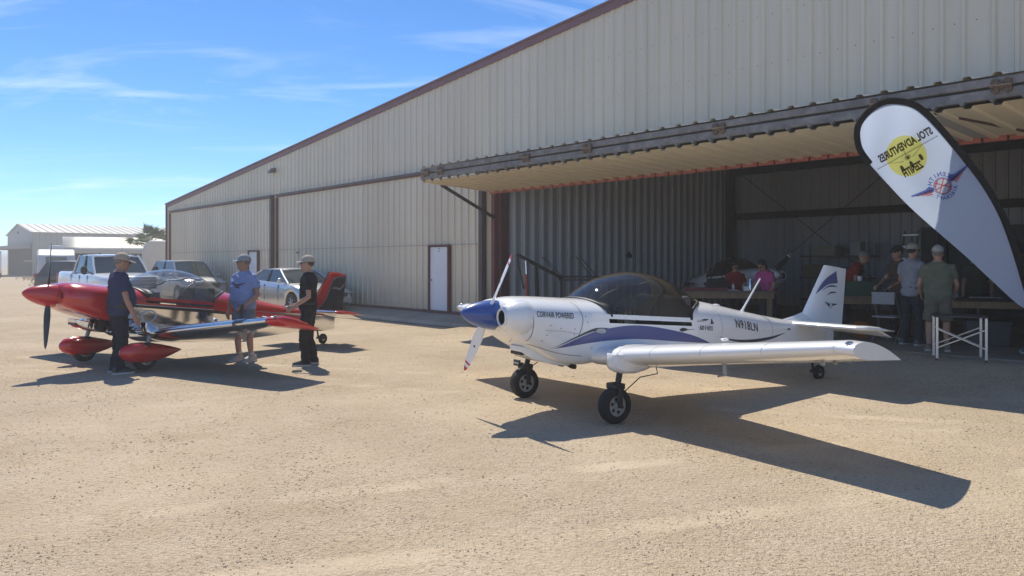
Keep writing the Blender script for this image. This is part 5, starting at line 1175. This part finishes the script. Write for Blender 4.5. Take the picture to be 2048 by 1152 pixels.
# sedan
top = [(-2.33, .55), (-2.30, .98), (-2.18, 1.04), (-1.60, 1.06), (.90, .97), (1.55, .90), (2.05, .78), (2.26, .64), (2.33, .50), (2.31, .32)]
SED = dict(x0=-2.33, x1=2.33, r=.33, axles=(1.40, -1.33), hw=.90, top=top, topz=lambda x: interp([(p[0], p[1]) for p in top], x)[0], paint=silver, glass=(-1.85, 1.02, 1.02, .95, -1.05, .10, 1.42, .60), lamp=(2.10, .68, .38, .06), tail=(-2.30, .86, .12), grille=(2.30, .62, 1.1, .12), handles=(-.35, -1.15), hz=.82, seams=(.55, -.42, -1.2), bp=.50, handle_mat=silver)
vehicle('silver_sedan', 'silver four-door sedan parked beside the hangar wall', (-7.13, 25.5, .05), (.68, -.733), SED)
# pickup
top2 = [(-2.95, .70), (-2.95, 1.32), (-2.90, 1.36), (-.95, 1.36), (-.93, 1.30), (1.35, 1.30), (1.9, 1.27), (2.65, 1.20), (2.86, 1.10), (2.92, .80), (2.92, .50)]
PK = dict(x0=-2.95, x1=2.92, r=.40, axles=(1.95, -1.75), hw=1.0, top=top2, topz=lambda x: interp([(p[0], p[1]) for p in top2], x)[0], paint=pwhite, glass=(-.95, 1.42, 1.30, 1.28, -.72, .72, 1.95, .74), lamp=(2.86, 1.02, .22, .10), tail=(-2.93, 1.1, .34), grille=(2.90, .98, 1.25, .40), bars=True, handles=(.05, -.75), hz=1.14, seams=(1.0, .10, -.86), mirror=1.7, mirror_mat=M_black, sill=.42, bp=.52)
tr = vehicle('white_pickup_truck', 'white crew-cab pickup truck with black tow mirrors behind the red airplane', (-14.6, 28.0, 0), (.70, -.714), PK, 'truck')
MB().box((-1.93, 0, 1.372), (1.84, 1.66, .03)).build('bed_floor', M_black, tr)
m = MB(); m.box((.2, -.35, 1.985), (.10, .03, .05)); m.tube([(.2, .4, 1.96), (.15, .4, 2.25)], .006, 5); m.build('roof_antenna', M_dark, tr)
# crossover with a bright windscreen
top3 = [(-2.2, .60), (-2.22, 1.05), (-2.10, 1.12), (1.0, 1.08), (1.65, 1.02), (2.08, .88), (2.24, .70), (2.26, .40)]
SV = dict(x0=-2.22, x1=2.26, r=.35, axles=(1.36, -1.34), hw=.92, top=top3, topz=lambda x: interp([(p[0], p[1]) for p in top3], x)[0], paint=grey, glass=(-2.0, 1.12, 1.10, 1.06, -1.55, .25, 1.76, .64), lamp=(2.05, .86, .34, .075), tail=(-2.18, 1.0, .2), grille=(2.22, .74, 1.0, .2), handles=(-.2, -1.1), hz=.93, seams=(.6, -.36, -1.2), bp=.5, sill=.28)
vehicle('grey_crossover', 'grey crossover parked behind the clear canopy of the red airplane', (-13.9, 33.0, .0), (.70, -.714), SV)
SV2 = dict(SV); SV2.update(paint=navy, mirror_mat=navy)
vehicle('navy_suv', 'dark navy SUV with red tail light left of the white pickup', (-23.2, 42.0, 0), (.95, .31), SV2)
SED2 = dict(SED); SED2.update(paint=pwhite, handle_mat=pwhite)
vehicle('white_car', 'white car half out of frame at the far left', (-61.6, 91, 0), (.75, -.66), SED2)

# ------------------------------------------------------------------ far yard: hangar, carport, trailers, palm
FH = empty('far_hangar', (-58.5, 94.5, 0), math.atan2(.656, .755), 'far tan gable hangar with its door folded open at the left', 'hangar')
# local x along the long side, y along the gable (away to the left)
M_far = mat('far_sheet', (.36, .35, .31), .6, var=.05, vscale=.3); M_farroof = mat('far_roof', (.50, .48, .43), .5, .1, var=.06, vscale=.4)
Wd, Ln, He, Hr = 19, 22, 5.45, 6.75
ribs(MB(), 0, Ln, 0, He, lambda s, o, z: (s, -o, z), pitch=.6, dep=.05).build('long_wall', M_far, FH, ang=20)
m = MB(); m.add([(0, 0, 0), (0, .7, 0), (0, .7, He), (0, 0, He)], [(0, 1, 2, 3)]); m.add([(0, Wd, 0), (0, Wd-.7, 0), (0, Wd-.7, He), (0, Wd, He)], [(3, 2, 1, 0)]); m.add([(0, 0, He), (0, .0, 4.1), (0, Wd, 4.1), (0, Wd, He), (0, Wd/2, Hr)], [(0, 1, 2, 3, 4)]); m.add([(Ln, 0, 0), (Ln, Wd, 0), (Ln, Wd, He), (Ln, Wd/2, Hr), (Ln, 0, He)], [(0, 1, 2, 3, 4)]); m.build('gable_wall', M_far, FH, smooth=False)
MB().box((Ln/2, Wd, He/2), (Ln, .12, He-.1)).build('long_wall', M_far, FH)
m = MB()
for y0, y1 in ((-.3, Wd/2), (Wd+.3, Wd/2)): ribs(m, -.3, Ln+.3, 0, 1, lambda s, o, z: (s, lerp(y0, y1, z), lerp(He-.02, Hr+.06, z)+o), pitch=.9, dep=.07)
m.build('roof', M_farroof, FH, ang=20)
m = MB(); m.box((4, Wd/2, .05), (8, Wd-1.5, .1)); m.box((8, Wd/2, 2.5), (.1, Wd-1, 4.8)); m.box((2, .35, 2.0), (4, .05, 4.0)); m.build('inner_lining', mat('far_inner', (.09, .09, .10), .8), FH)
m = MB(); m.add([(-.1, .8, 4.05), (-.1, Wd-.8, 4.05), (-4.2, Wd-.8, 3.55), (-4.2, .8, 3.55), (-.1, .8, 3.45), (-.1, Wd-.8, 3.45), (-4.2, Wd-.8, 3.35), (-4.2, .8, 3.35)], [(0, 1, 2, 3), (7, 6, 5, 4), (0, 3, 7, 4), (1, 5, 6, 2), (2, 6, 7, 3), (0, 4, 5, 1)]); m.build('folded_door', M_far, FH, smooth=False)
MB().box((-.06, Wd/2+.8, 5.65), (.15, .35, .25)).build('vent', M_dark, FH)
MB().box((-.05, 3.2, 1.9), (.08, 5.2, .12)).build('bench_light', mat('strip', (.6, .6, .6), .5), FH)
# carport
CP = empty('carport', (-34.3, 59.0, 0), math.atan2(.50, .866), 'open carport with pale peaked metal roof in the far yard', 'carport')
M_cpr = mat('carport_roof', (.48, .45, .39), .5, .1, var=.06); M_cpw = mat('carport_wall', (.55, .50, .42), .6, var=.05)
m = MB(); LL, WW, e0, e1 = 13.5, 5.8, 2.75, 3.75
m.loft([[(x, y, z) for y, z in ((-.25, e0-.35), (-.12, e0-.02), (.0, e0+.1), (WW/2, e1), (WW, e0+.1), (WW+.12, e0-.02), (WW+.25, e0-.35))] for x in [LL*i/12 for i in range(13)]], closed=False); m.build('roof', M_cpr, CP, ang=20, solid=.05)
m = MB(); m.add([(.05, 0, e0-.9), (.05, WW*.55, e0-.9), (.05, WW*.55, e1-.12), (.05, WW/2, e1-.05), (.05, 0, e0+.05)], [(0, 1, 2, 3, 4)]); m.build('gable_sheet', M_cpw, CP, smooth=False)
MB().box((.05, WW/2, e0-.95), (.08, WW, .10)).build('gable_rail', M_steel, CP)
for x in (.05, 4.5, 9, 13.3):
    for y in (0, WW): MB().box((x, y, e0/2), (.09, .09, e0)).build('post', M_steel, CP)
MB().box((LL/2, WW-.1, 1.45), (LL-.5, .05, 2.5)).build('back_screen', mat('screen_dark', (.05, .05, .055), .9), CP)
m = MB(); m.box((7.3, .35, 2.15), (12, .05, 1.0)); m.build('shade_cloth', mat('shade_cloth', (.045, .05, .06), .9), CP)
MB().box((10, WW+6, 3.3), (9, 6, .1)).build('second_roof', M_cpr, CP)
m = MB(); m.box((10, WW+9, 1.7), (9, .1, 3.2)); m.build('second_wall', M_cpw, CP)
# travel trailers
def trailer(name, label, loc, head, L_, W_, H_, col, nose=.5):
    T = empty(name, loc, math.atan2(head[1], head[0]), label, 'trailer'); m_ = mat('trailer_%.2f' % col[0], col, .45, var=.05)
    m = MB(); side = [(-L_/2, .55), (-L_/2, H_-.25), (-L_/2+.25, H_), (L_/2-nose*1.2, H_), (L_/2-nose*.35, H_-.35), (L_/2, H_-1.2), (L_/2, .75), (L_/2-.3, .55)]
    m.prism(side, -W_/2, W_/2); m.build('shell', m_, T, bevel=.08, ang=30)
    for x in (-L_*.3, .0, L_*.25): MB().box((x, -W_/2-.01, 1.75), (.9, .03, .55)).build('window', MATS['car_glass'], T, bevel=.02)
    MB().box((L_*.12, -W_/2-.012, 1.4), (.65, .03, 1.65)).build('door', mat('trailer_door', (.62, .60, .56), .5), T)
    MB().box((L_/2-.02, 0, 1.75), (.06, W_*.55, .5)).build('front_window', MATS['car_glass'], T, bevel=.02)
    MB().box((0, -W_/2-.012, 1.15), (L_*.8, .02, .12)).build('stripe', mat('stripe_tan', (.35, .28, .2), .5), T)
    MB().box((-.2, 0, H_+.12), (.9, .7, .26)).build('roof_unit', mat('unit_white', (.65, .64, .62), .5), T, bevel=.05)
    for y in (-W_/2+.12, W_/2-.12): wheel(T, -.4, y, .36, .2, -1 if y < 0 else 1)
    m = MB(); m.tube([(L_/2-.2, 0, .6), (L_/2+1.0, 0, .55)], .05, 6); m.build('hitch', M_dark, T); return T
trailer('travel_trailer', 'cream travel trailer parked beside the palm near the hangar corner', (-18.7, 47.3, 0), (-.90, -.43), 7.2, 2.4, 2.95, (.70, .67, .60), .35)
trailer('camper', 'small white camper with rounded nose behind the navy SUV', (-27.4, 46.5, 0), (.51, -.86), 4.2, 1.9, 2.45, (.72, .71, .68), 1.0)
trailer('box_trailer', 'white box trailer beside the far hangar at the left edge', (-58.2, 86, 0), (.55, -.83), 5, 2.4, 3.0, (.74, .74, .74), .2)
# palm
PM = empty('palm_tree', (-23.4, 50.0, 0), 0, 'short green fan palm growing beside the carport', 'palm')
m = MB(); m.tube([(0, 0, 0), (.05, 0, .8), (0, 0, 1.7), (0, .02, 2.8)], [.30, .24, .22, .16], 10); m.build('trunk', mat('palm_bark', (.13, .09, .06), .95, var=.3, bump=.8, bscale=12), PM)
random.seed(5); M_pl = mat('palm_leaf', (.17, .215, .10), .6, var=.35, vscale=2.0); M_dl = mat('palm_dead', (.30, .23, .13), .8, var=.3)
for i in range(32):
    dead = i >= 27; fr = MB(); a = i*2.399; el = R(random.uniform(8, 82) if not dead else random.uniform(-60, -25)); ln = random.uniform(.7, 1.15); d = Vector((math.cos(a)*math.cos(el), math.sin(a)*math.cos(el), math.sin(el)))
    b0 = Vector((0, 0, 2.7)); c0 = b0+d*ln; c0.z -= .15*ln*math.cos(el); fr.tube([b0, b0.lerp(c0, .5)+Vector((0, 0, .06)), c0], [.022, .016, .011], 4)
    hz_ = Vector((-math.sin(a), math.cos(a), 0)); th0 = random.uniform(-.5, .5); u_ = (hz_*math.cos(th0)+hz_.cross(d)*math.sin(th0)).normalized(); nn_ = d.cross(u_).normalized()
    for k in range(15):
        b_ = R(-82+164*k/14); dd = (d*math.cos(b_)+u_*math.sin(b_)).normalized(); L2 = random.uniform(.62, .82)*(1-.15*abs(math.sin(b_))); tip = c0+dd*L2+Vector((0, 0, -.16*L2)); mid = c0+dd*L2*.5; sd_ = dd.cross(nn_).normalized()*.042
        fr.add([c0, mid+sd_, tip, mid-sd_, mid+nn_*.02], [(0, 1, 4), (1, 2, 4), (2, 3, 4), (3, 0, 4)])
    fr.build('frond', M_dl if dead else M_pl, PM, smooth=False, recalc=False)
# dry weeds along the yard edge
wd = MB(); random.seed(11)
for _ in range(1100):
    y = random.uniform(70, 92); x = -y*random.uniform(.555, .63)+random.gauss(0, .6); 
    if random.random() < .35: y = random.gauss(58, 2); x = -y*.60+random.gauss(0, .5)
    h_ = random.uniform(.06, .38); a = random.uniform(0, 3.14); c, s = math.cos(a)*.03, math.sin(a)*.03; lx, ly = random.gauss(0, .12), random.gauss(0, .12)
    wd.add([(x-c, y-s, 0), (x+c, y+s, 0), (x+lx, y+ly, h_)], [(0, 1, 2)])
tag(wd.build('dry_weeds', mat('straw', (.38, .28, .13), .9, var=.3, vscale=.6), smooth=False, recalc=False), 'dry straw-coloured weeds along the far edge of the yard', 'weeds', kind='stuff')
# distant scrub line on the horizon
hz = MB(); random.seed(3); xs2 = [-1600+40*i for i in range(81)]
hz.strip([(x, 1500, -2) for x in xs2], [(x, 1500, 9+6*math.sin(x*.004)+random.uniform(0, 3)) for x in xs2]); hz.strip([(x, 1500, 9+6*math.sin(x*.004)) for x in xs2], [(x, 1800, 4) for x in xs2])
tag(hz.build('far_hills', mat('hills', (.20, .18, .15), .95, var=.2, vscale=.02), ang=180), kind='structure')

# ------------------------------------------------------------------ inside the hangar
IP = aircraft('kit_airplane', 'white airplane fuselage with dark stripes and black propeller standing inside the hangar', (6.02, 19.45, F), (.20, -.98), 'inner', xmin=-3.6, wings=False)
decal('dark_stripe', band([(.1, 1.0), (-.6, .95), (-1.6, .87)], [(.1, .90), (-.6, .86), (-1.6, .79)], 20, 2), IP[1], navy, IP[0], sg=-1)
decal('dark_stripe', band([(.1, .87), (-.6, .82), (-1.6, .75)], [(.1, .83), (-.6, .78), (-1.6, .72)], 20, 2), IP[1], navy, IP[0], sg=-1)
for y in (-.7, .7):
    m = MB(); m.rev([(-.06, .12), (-.06, .18), (.06, .18), (.06, .12)], (0, y, .185), 'y', 20); m.build('tyre', M_black, IP[0]); MB().tube([(0, y, .19), (-.1, y*.6, .6)], .03, 8).build('gear_leg', M_dark, IP[0])
MB().box((-3.4, 0, .24), (.3, .4, .48)).build('tail_stand', M_dark, IP[0])
wood = mat('bench_wood', (.30, .20, .11), .7, var=.25, vscale=3, stretch=(6, 1, 1)); ply = mat('bench_top', (.22, .17, .12), .7, var=.2); alum = mat('table_alu', (.62, .62, .63), .3, .9)
def bench(name, label, c, ax, L_, D_, H_, topm, legm, apron=True, leg=.09):
    B = empty(name, (c[0], c[1], F), math.atan2(ax[1], ax[0]), label, 'table')
    MB().box((0, 0, H_-.02), (L_, D_, .04)).build('table_top', topm, B, bevel=.004)
    if apron:
        for s_ in (1, -1): MB().box((0, s_*(D_/2-.02), H_-.10), (L_-.02, .035, .11)).build('apron_board', legm, B)
    for sx in (1, -1):
        for sy in (1, -1): MB().box((sx*(L_/2-.08), sy*(D_/2-.09), (H_-.04)/2), (leg, leg, H_-.04)).build('leg', legm, B)
    return B
def item(name, label, p, mb, m, cat, rz=0, bev=.004):
    o = mb.build(name, m, None, bevel=bev); o.location = p; o.rotation_euler = (0, 0, rz); return tag(o, label, cat)
b1 = bench('workbench', 'long wooden workbench behind the white airplane cockpit', (4.55, 16.9), (.97, -.10), 2.1, .85, .80, ply, wood)
b2 = bench('workbench', 'wooden workbench with green box behind the white rudder', (7.05, 15.3), (.97, -.15), 1.5, .7, .76, ply, wood)
b3 = bench('workbench', 'black-topped wooden table with papers at the right of the hangar opening', (8.0, 13.15), (.90, -.43), 2.0, .75, .80, mat('black_cloth', (.03, .03, .032), .9), wood)
zt = F+.80
item('paper_roll', 'long white paper plan lying on the left workbench', (4.3, 16.85, zt+.01), MB().box((0, 0, 0), (1.2, .45, .012)), mat('paper', (.62, .64, .70), .8), 'paper', -.1)
item('tool_tray', 'dark red tool tray on the left workbench front edge', (4.15, 16.62, zt+.04), MB().box((0, 0, 0), (.9, .16, .07), taper=(1.05, 1.1)), mat('tray_red', (.16, .03, .04), .4), 'tray', -.1)
item('tool_case', 'black soft tool case standing on the left workbench', (4.55, 17.15, zt+.14), MB().box((0, 0, 0), (.48, .26, .24), taper=(.85, .8)).tube([(-.15, 0, .12), (-.08, 0, .2), (.08, 0, .2), (.15, 0, .12)], .014, 6), mat('case_black', (.02, .02, .022), .7), 'bag', .1, .02)
item('cardboard_box', 'brown cardboard box under the black tool case', (4.58, 17.13, zt+.015), MB().box((0, 0, 0), (.55, .30, .03)), mat('cardboard', (.28, .2, .12), .8), 'box')
item('steel_bottle', 'shiny steel bottle standing on the left workbench', (5.16, 16.75, zt+.0), MB().rev([(0, .036), (.18, .036), (.22, .02), (.26, .02), (.262, .001)], ax='z', n=16), M_chrome, 'bottle')
item('white_switch_box', 'small white box at the corner of the left workbench', (5.0, 16.52, zt+.05), MB().box((0, 0, 0), (.11, .06, .10)), M_white, 'box')
for i, (px_, py_) in enumerate(((3.9, 16.95), (3.75, 16.75))):
    item('power_drill', ('dark cordless drill lying on the left workbench end', 'dark cordless drill standing near the left workbench corner')[i], (px_, py_, zt), MB().box((0, 0, .14), (.20, .07, .08)).box((-.04, 0, .07), (.05, .045, .14)).box((-.03, 0, .02), (.10, .075, .04)).tube([(.10, 0, .14), (.17, 0, .14)], .014, 6), M_dark, 'drill', .7*i, .01)
item('green_box', 'green metal tool box on the workbench behind the rudder', (6.86, 15.15, F+.76+.13), MB().box((0, 0, 0), (.62, .30, .26)).box((0, 0, .14), (.63, .31, .03)).tube([(-.1, 0, .15), (-.08, 0, .2), (.08, 0, .2), (.1, 0, .15)], .01, 6), mat('box_green', (.03, .10, .06), .5), 'tool box', -.15, .01)
item('white_cup', 'white cup on top of the green tool box', (6.80, 15.12, F+.76+.275), MB().rev([(0, .04), (.11, .05), (.108, .046), (.01, .036)], ax='z', n=14), M_white, 'cup')
item('steel_can', 'silver can lying on the workbench behind the rudder', (7.45, 15.15, F+.76+.06), MB().rev([(-.12, .05), (.12, .05)], ax='x', n=16), M_chrome, 'can', .3)
item('white_sheet', 'white sheet of paper on the black-topped table', (7.95, 13.0, zt+.02), MB().box((0, 0, 0), (.46, .34, .006)), mat('paper', (.62, .64, .70), .8), 'paper', -.5)
item('water_bottle', 'clear blue water bottle on the black-topped table', (7.35, 13.25, zt), MB().rev([(0, .034), (.15, .034), (.19, .014), (.22, .014), (.221, .001)], ax='z', n=14), mat('bottle_blue', (.30, .42, .55), .15), 'bottle')
item('spray_can', 'white can lying on the black-topped table', (7.62, 13.35, zt+.035), MB().rev([(-.1, .033), (.08, .033), (.1, .015)], ax='x', n=14), M_white, 'can', .4)
for i in range(3):
    item('hand_tool', ('long thin screwdriver on the black-topped table', 'short wrench on the black-topped table', 'pliers lying at the right of the black-topped table')[i], (8.2+.16*i, 12.9-.05*i, zt+.012), MB().tube([(-.12, 0, 0), (0, 0, 0)], .013, 6).tube([(0, 0, 0), (.13, .01*i, .0)], .006, 5), M_steel, 'tool', .5+.9*i)
# shelving and stored things along the back wall
def hangar_pt(t_, dep, z_): return W(t_, -dep, z_)
RZ = math.atan2(-.7508, .6605)
for t_, lab in ((-6.2, 'grey steel shelving against the back wall right of the column'), (-10.9, 'grey steel shelving against the back wall left of the column')):
    S_ = empty('shelving', hangar_pt(t_, 9.6, F), RZ, lab, 'shelf')
    for x in (-1.0, 1.0):
        for y in (-.25, .25): MB().box((x, y, 1.0), (.05, .05, 2.0)).build('upright', M_steel, S_)
    for z_ in (.3, .95, 1.6): MB().box((0, 0, z_), (2.1, .6, .04)).build('shelf_board', ply, S_)
bx = [(-6.9, .97, .5, .35, .4, (.30, .21, .12), 'brown carton on the middle shelf right of the column'), (-6.2, .97, .4, .3, .3, (.45, .43, .38), 'pale carton on the middle shelf right of the column'), (-5.6, .97, .35, .35, .45, (.10, .12, .16), 'blue-black crate on the middle shelf right of the column'), (-6.6, 1.62, .6, .4, .35, (.33, .24, .14), 'wide brown carton on the top shelf right of the column'), (-5.7, 1.62, .4, .4, .28, (.5, .1, .08), 'red box on the top shelf right of the column'),
      (-11.6, .97, .5, .4, .4, (.28, .2, .12), 'brown carton on the middle shelf left of the column'), (-10.8, .97, .5, .35, .3, (.12, .2, .14), 'green crate on the middle shelf left of the column'), (-11.2, 1.62, .7, .4, .3, (.42, .38, .3), 'tan carton on the top shelf left of the column'), (-10.3, 1.62, .3, .3, .4, (.55, .55, .55), 'white tub on the top shelf left of the column')]
for t_, z_, w_, d_, h_, c_, lab in bx:
    o = MB().box((0, 0, h_/2), (w_, d_, h_)).box((0, 0, h_+.004), (w_*.12, d_*1.002, .008)).build('storage_box', mat('box_%.2f_%.2f' % (c_[0], c_[1]), c_, .8, var=.12), None, bevel=.01); o.location = hangar_pt(t_, 9.6, F+z_); o.rotation_euler = (0, 0, RZ+random.uniform(-.1, .1)); tag(o, lab, 'box')
LD = empty('step_ladder', hangar_pt(-8.8, 9.3, F), RZ, 'aluminium step ladder leaning beside the back column', 'ladder')
for x in (-.22, .22): MB().tube([(x, -.35, 0), (x*.8, .35, 2.3)], .03, 4).build('rail', alum, LD)
for k in range(7): MB().box((0, -.35+.1*(k+.6), .33*(k+.6)), (.42, .07, .03)).build('tread', alum, LD)
item('parts_tray', 'grey parts tray at the near end of the middle workbench', (7.30, 15.35, F+.76+.03), MB().box((0, 0, 0), (.34, .22, .06), taper=(1.1, 1.1)), mat('tray_grey', (.25, .25, .26), .5), 'tray', .2)
item('tape_roll', 'yellow tape roll on the left workbench', (4.05, 16.75, zt), MB().rev([(0, .06), (.04, .06)], ax='z', n=16), mat('tape_yellow', (.6, .45, .05), .5), 'tape')
item('glue_bottle', 'small white squeeze bottle on the left workbench', (4.85, 16.95, zt), MB().rev([(0, .03), (.11, .03), (.13, .012), (.17, .006)], ax='z', n=12), M_white, 'bottle')
item('brown_carton', 'open brown carton standing under the left workbench', (4.3, 17.0, F), MB().box((0, 0, .18), (.5, .38, .36)), mat('cardboard', (.28, .2, .12), .8), 'box', .2)
item('tote', 'dark grey storage tote on the floor under the black-topped table', (8.1, 13.2, F), MB().box((0, 0, .19), (.6, .4, .38), taper=(1.08, 1.08)).box((0, 0, .40), (.68, .46, .04)), mat('tote_grey', (.10, .10, .11), .6), 'box', -.4)
item('extension_reel', 'orange cable reel on the hangar floor near the folding chair', (6.45, 14.3, F), MB().rev([(-.07, .16), (-.06, .16), (-.06, .08), (.06, .08), (.06, .16), (.07, .16)], (0, 0, .16), 'y', 18), mat('reel_orange', (.55, .2, .04), .6), 'reel', .4)
# folding camp table with crossed aluminium legs
ft = empty('folding_table', (6.60, 11.42, F-.02), math.atan2(-.26, .60), 'folding table with crossed aluminium legs standing at the hangar door', 'table')
Lf, Df, Hf = .62, .50, .64
MB().box((0, 0, Hf), (Lf+.06, Df+.04, .025)).build('table_top', mat('top_dark', (.05, .05, .052), .6), ft, bevel=.004)
for sx in (1, -1):
    for sy in (1, -1): MB().box((sx*Lf/2, sy*Df/2, Hf/2), (.032, .032, Hf-.03)).build('leg', alum, ft)
    MB().rev([(0, .02), (.03, .02)], (sx*Lf/2, -Df/2, 0), 'z', 8).build('leg_cap', M_black, ft)
for sy in (1, -1):
    for s_ in (1, -1): MB().tube([(-s_*Lf/2, sy*(Df/2)+.006*s_, .18), (s_*Lf/2, sy*(Df/2)+.006*s_, .46)], .013, 6).build('cross_brace', alum, ft)
# folding chair in the shade
ch = empty('folding_chair', (6.70, 13.75, F), R(40), 'grey folding chair in the shade behind the men', 'chair')
MB().box((0, 0, .45), (.42, .42, .03)).build('seat', mat('chair_grey', (.35, .35, .36), .5), ch, bevel=.01); MB().box((-.22, 0, .78), (.03, .40, .22)).build('backrest', mat('chair_grey', (.35, .35, .36), .5), ch, bevel=.01)
for sy in (.2, -.2):
    MB().tube([(.22, sy, 0), (-.22, sy, .88)], .013, 6).build('leg', alum, ch); MB().tube([(-.22, sy, 0), (.15, sy, .45)], .013, 6).build('leg', alum, ch)
# engine hoist by the inner wall
EH = empty('engine_hoist', (.65, 19.3, F), math.atan2(-.25, 1), 'black engine hoist with red hydraulic ram by the inner wall', 'hoist')
MB().tube([(.0, 0, .1), (-.05, 0, 1.35)], .05, 4).build('mast', M_dark, EH)
MB().tube([(-.55, 0, 1.62), (.55, 0, 1.05), (.62, 0, 1.0)], [.045, .045, .035], 4).build('boom', M_dark, EH)
MB().tube([(-.28, 0, .55), (-.30, 0, 1.12)], .042, 10).build('hydraulic_ram', mat('ram_red', (.38, .05, .04), .4), EH); MB().tube([(-.30, 0, 1.1), (-.32, 0, 1.46)], .018, 8).build('piston', M_chrome, EH)
MB().tube([(-.52, 0, 1.55), (-.50, 0, 1.32), (-.36, 0, .75)], .022, 6).build('link_bar', M_dark, EH)
for sy in (.3, -.3): MB().tube([(-.1, sy*.4, .1), (1.3, sy, .1)], .04, 4).build('base_leg', M_dark, EH)
MB().box((.0, 0, .1), (.1, .7, .1)).build('base_bar', M_dark, EH)
RK = empty('tube_rack', (1.75, 19.1, F), math.atan2(-.25, 1), 'low black steel rack with upright rods beside the engine hoist', 'rack')
for z in (1.06, .98, .5): MB().tube([(-.6, 0, z), (.7, 0, z)], .022, 6).build('rail', M_dark, RK)
for x, dx in ((-.58, -.45), (-.48, -.5), (.25, -.42), (.38, -.45)): MB().tube([(x, 0, 1.02), (x+dx, .05, 1.55)], .012, 5).build('rod', M_dark, RK)
for x in (-.55, .65): MB().tube([(x, 0, 0), (x, 0, 1.05)], .025, 6).build('post', M_dark, RK)
m = MB(); m.box((0, 0, 0), (.16, .10, .12)); m.box((.03, -.02, .09), (.06, .06, .08)); o = m.build('wall_switch', M_dark, HG); o.location = (BL+.28, 4.9, 1.86)

# ------------------------------------------------------------------ dusty air, added to lift the shadows as lens glare does
hb = MB().box((0, 2140, 3.9), (4000, 4700, 9.8)).build('haze', mat('haze_tmp', (1, 1, 1)), smooth=False)
hm = bpy.data.materials.new('dusty_veil'); hm.use_nodes = True; q = hm.node_tree.nodes; q.clear(); ho = q.new('ShaderNodeOutputMaterial'); pv = q.new('ShaderNodeVolumePrincipled')
pv.inputs['Color'].default_value = (1.0, .97, .92, 1); pv.inputs['Density'].default_value = .0032; pv.inputs['Anisotropy'].default_value = .45
hm.node_tree.links.new(pv.outputs[0], ho.inputs['Volume']); hb.data.materials.clear(); hb.data.materials.append(hm); tag(hb, 'thin dusty air added over the yard to lift the shadows', 'haze', kind='stuff')
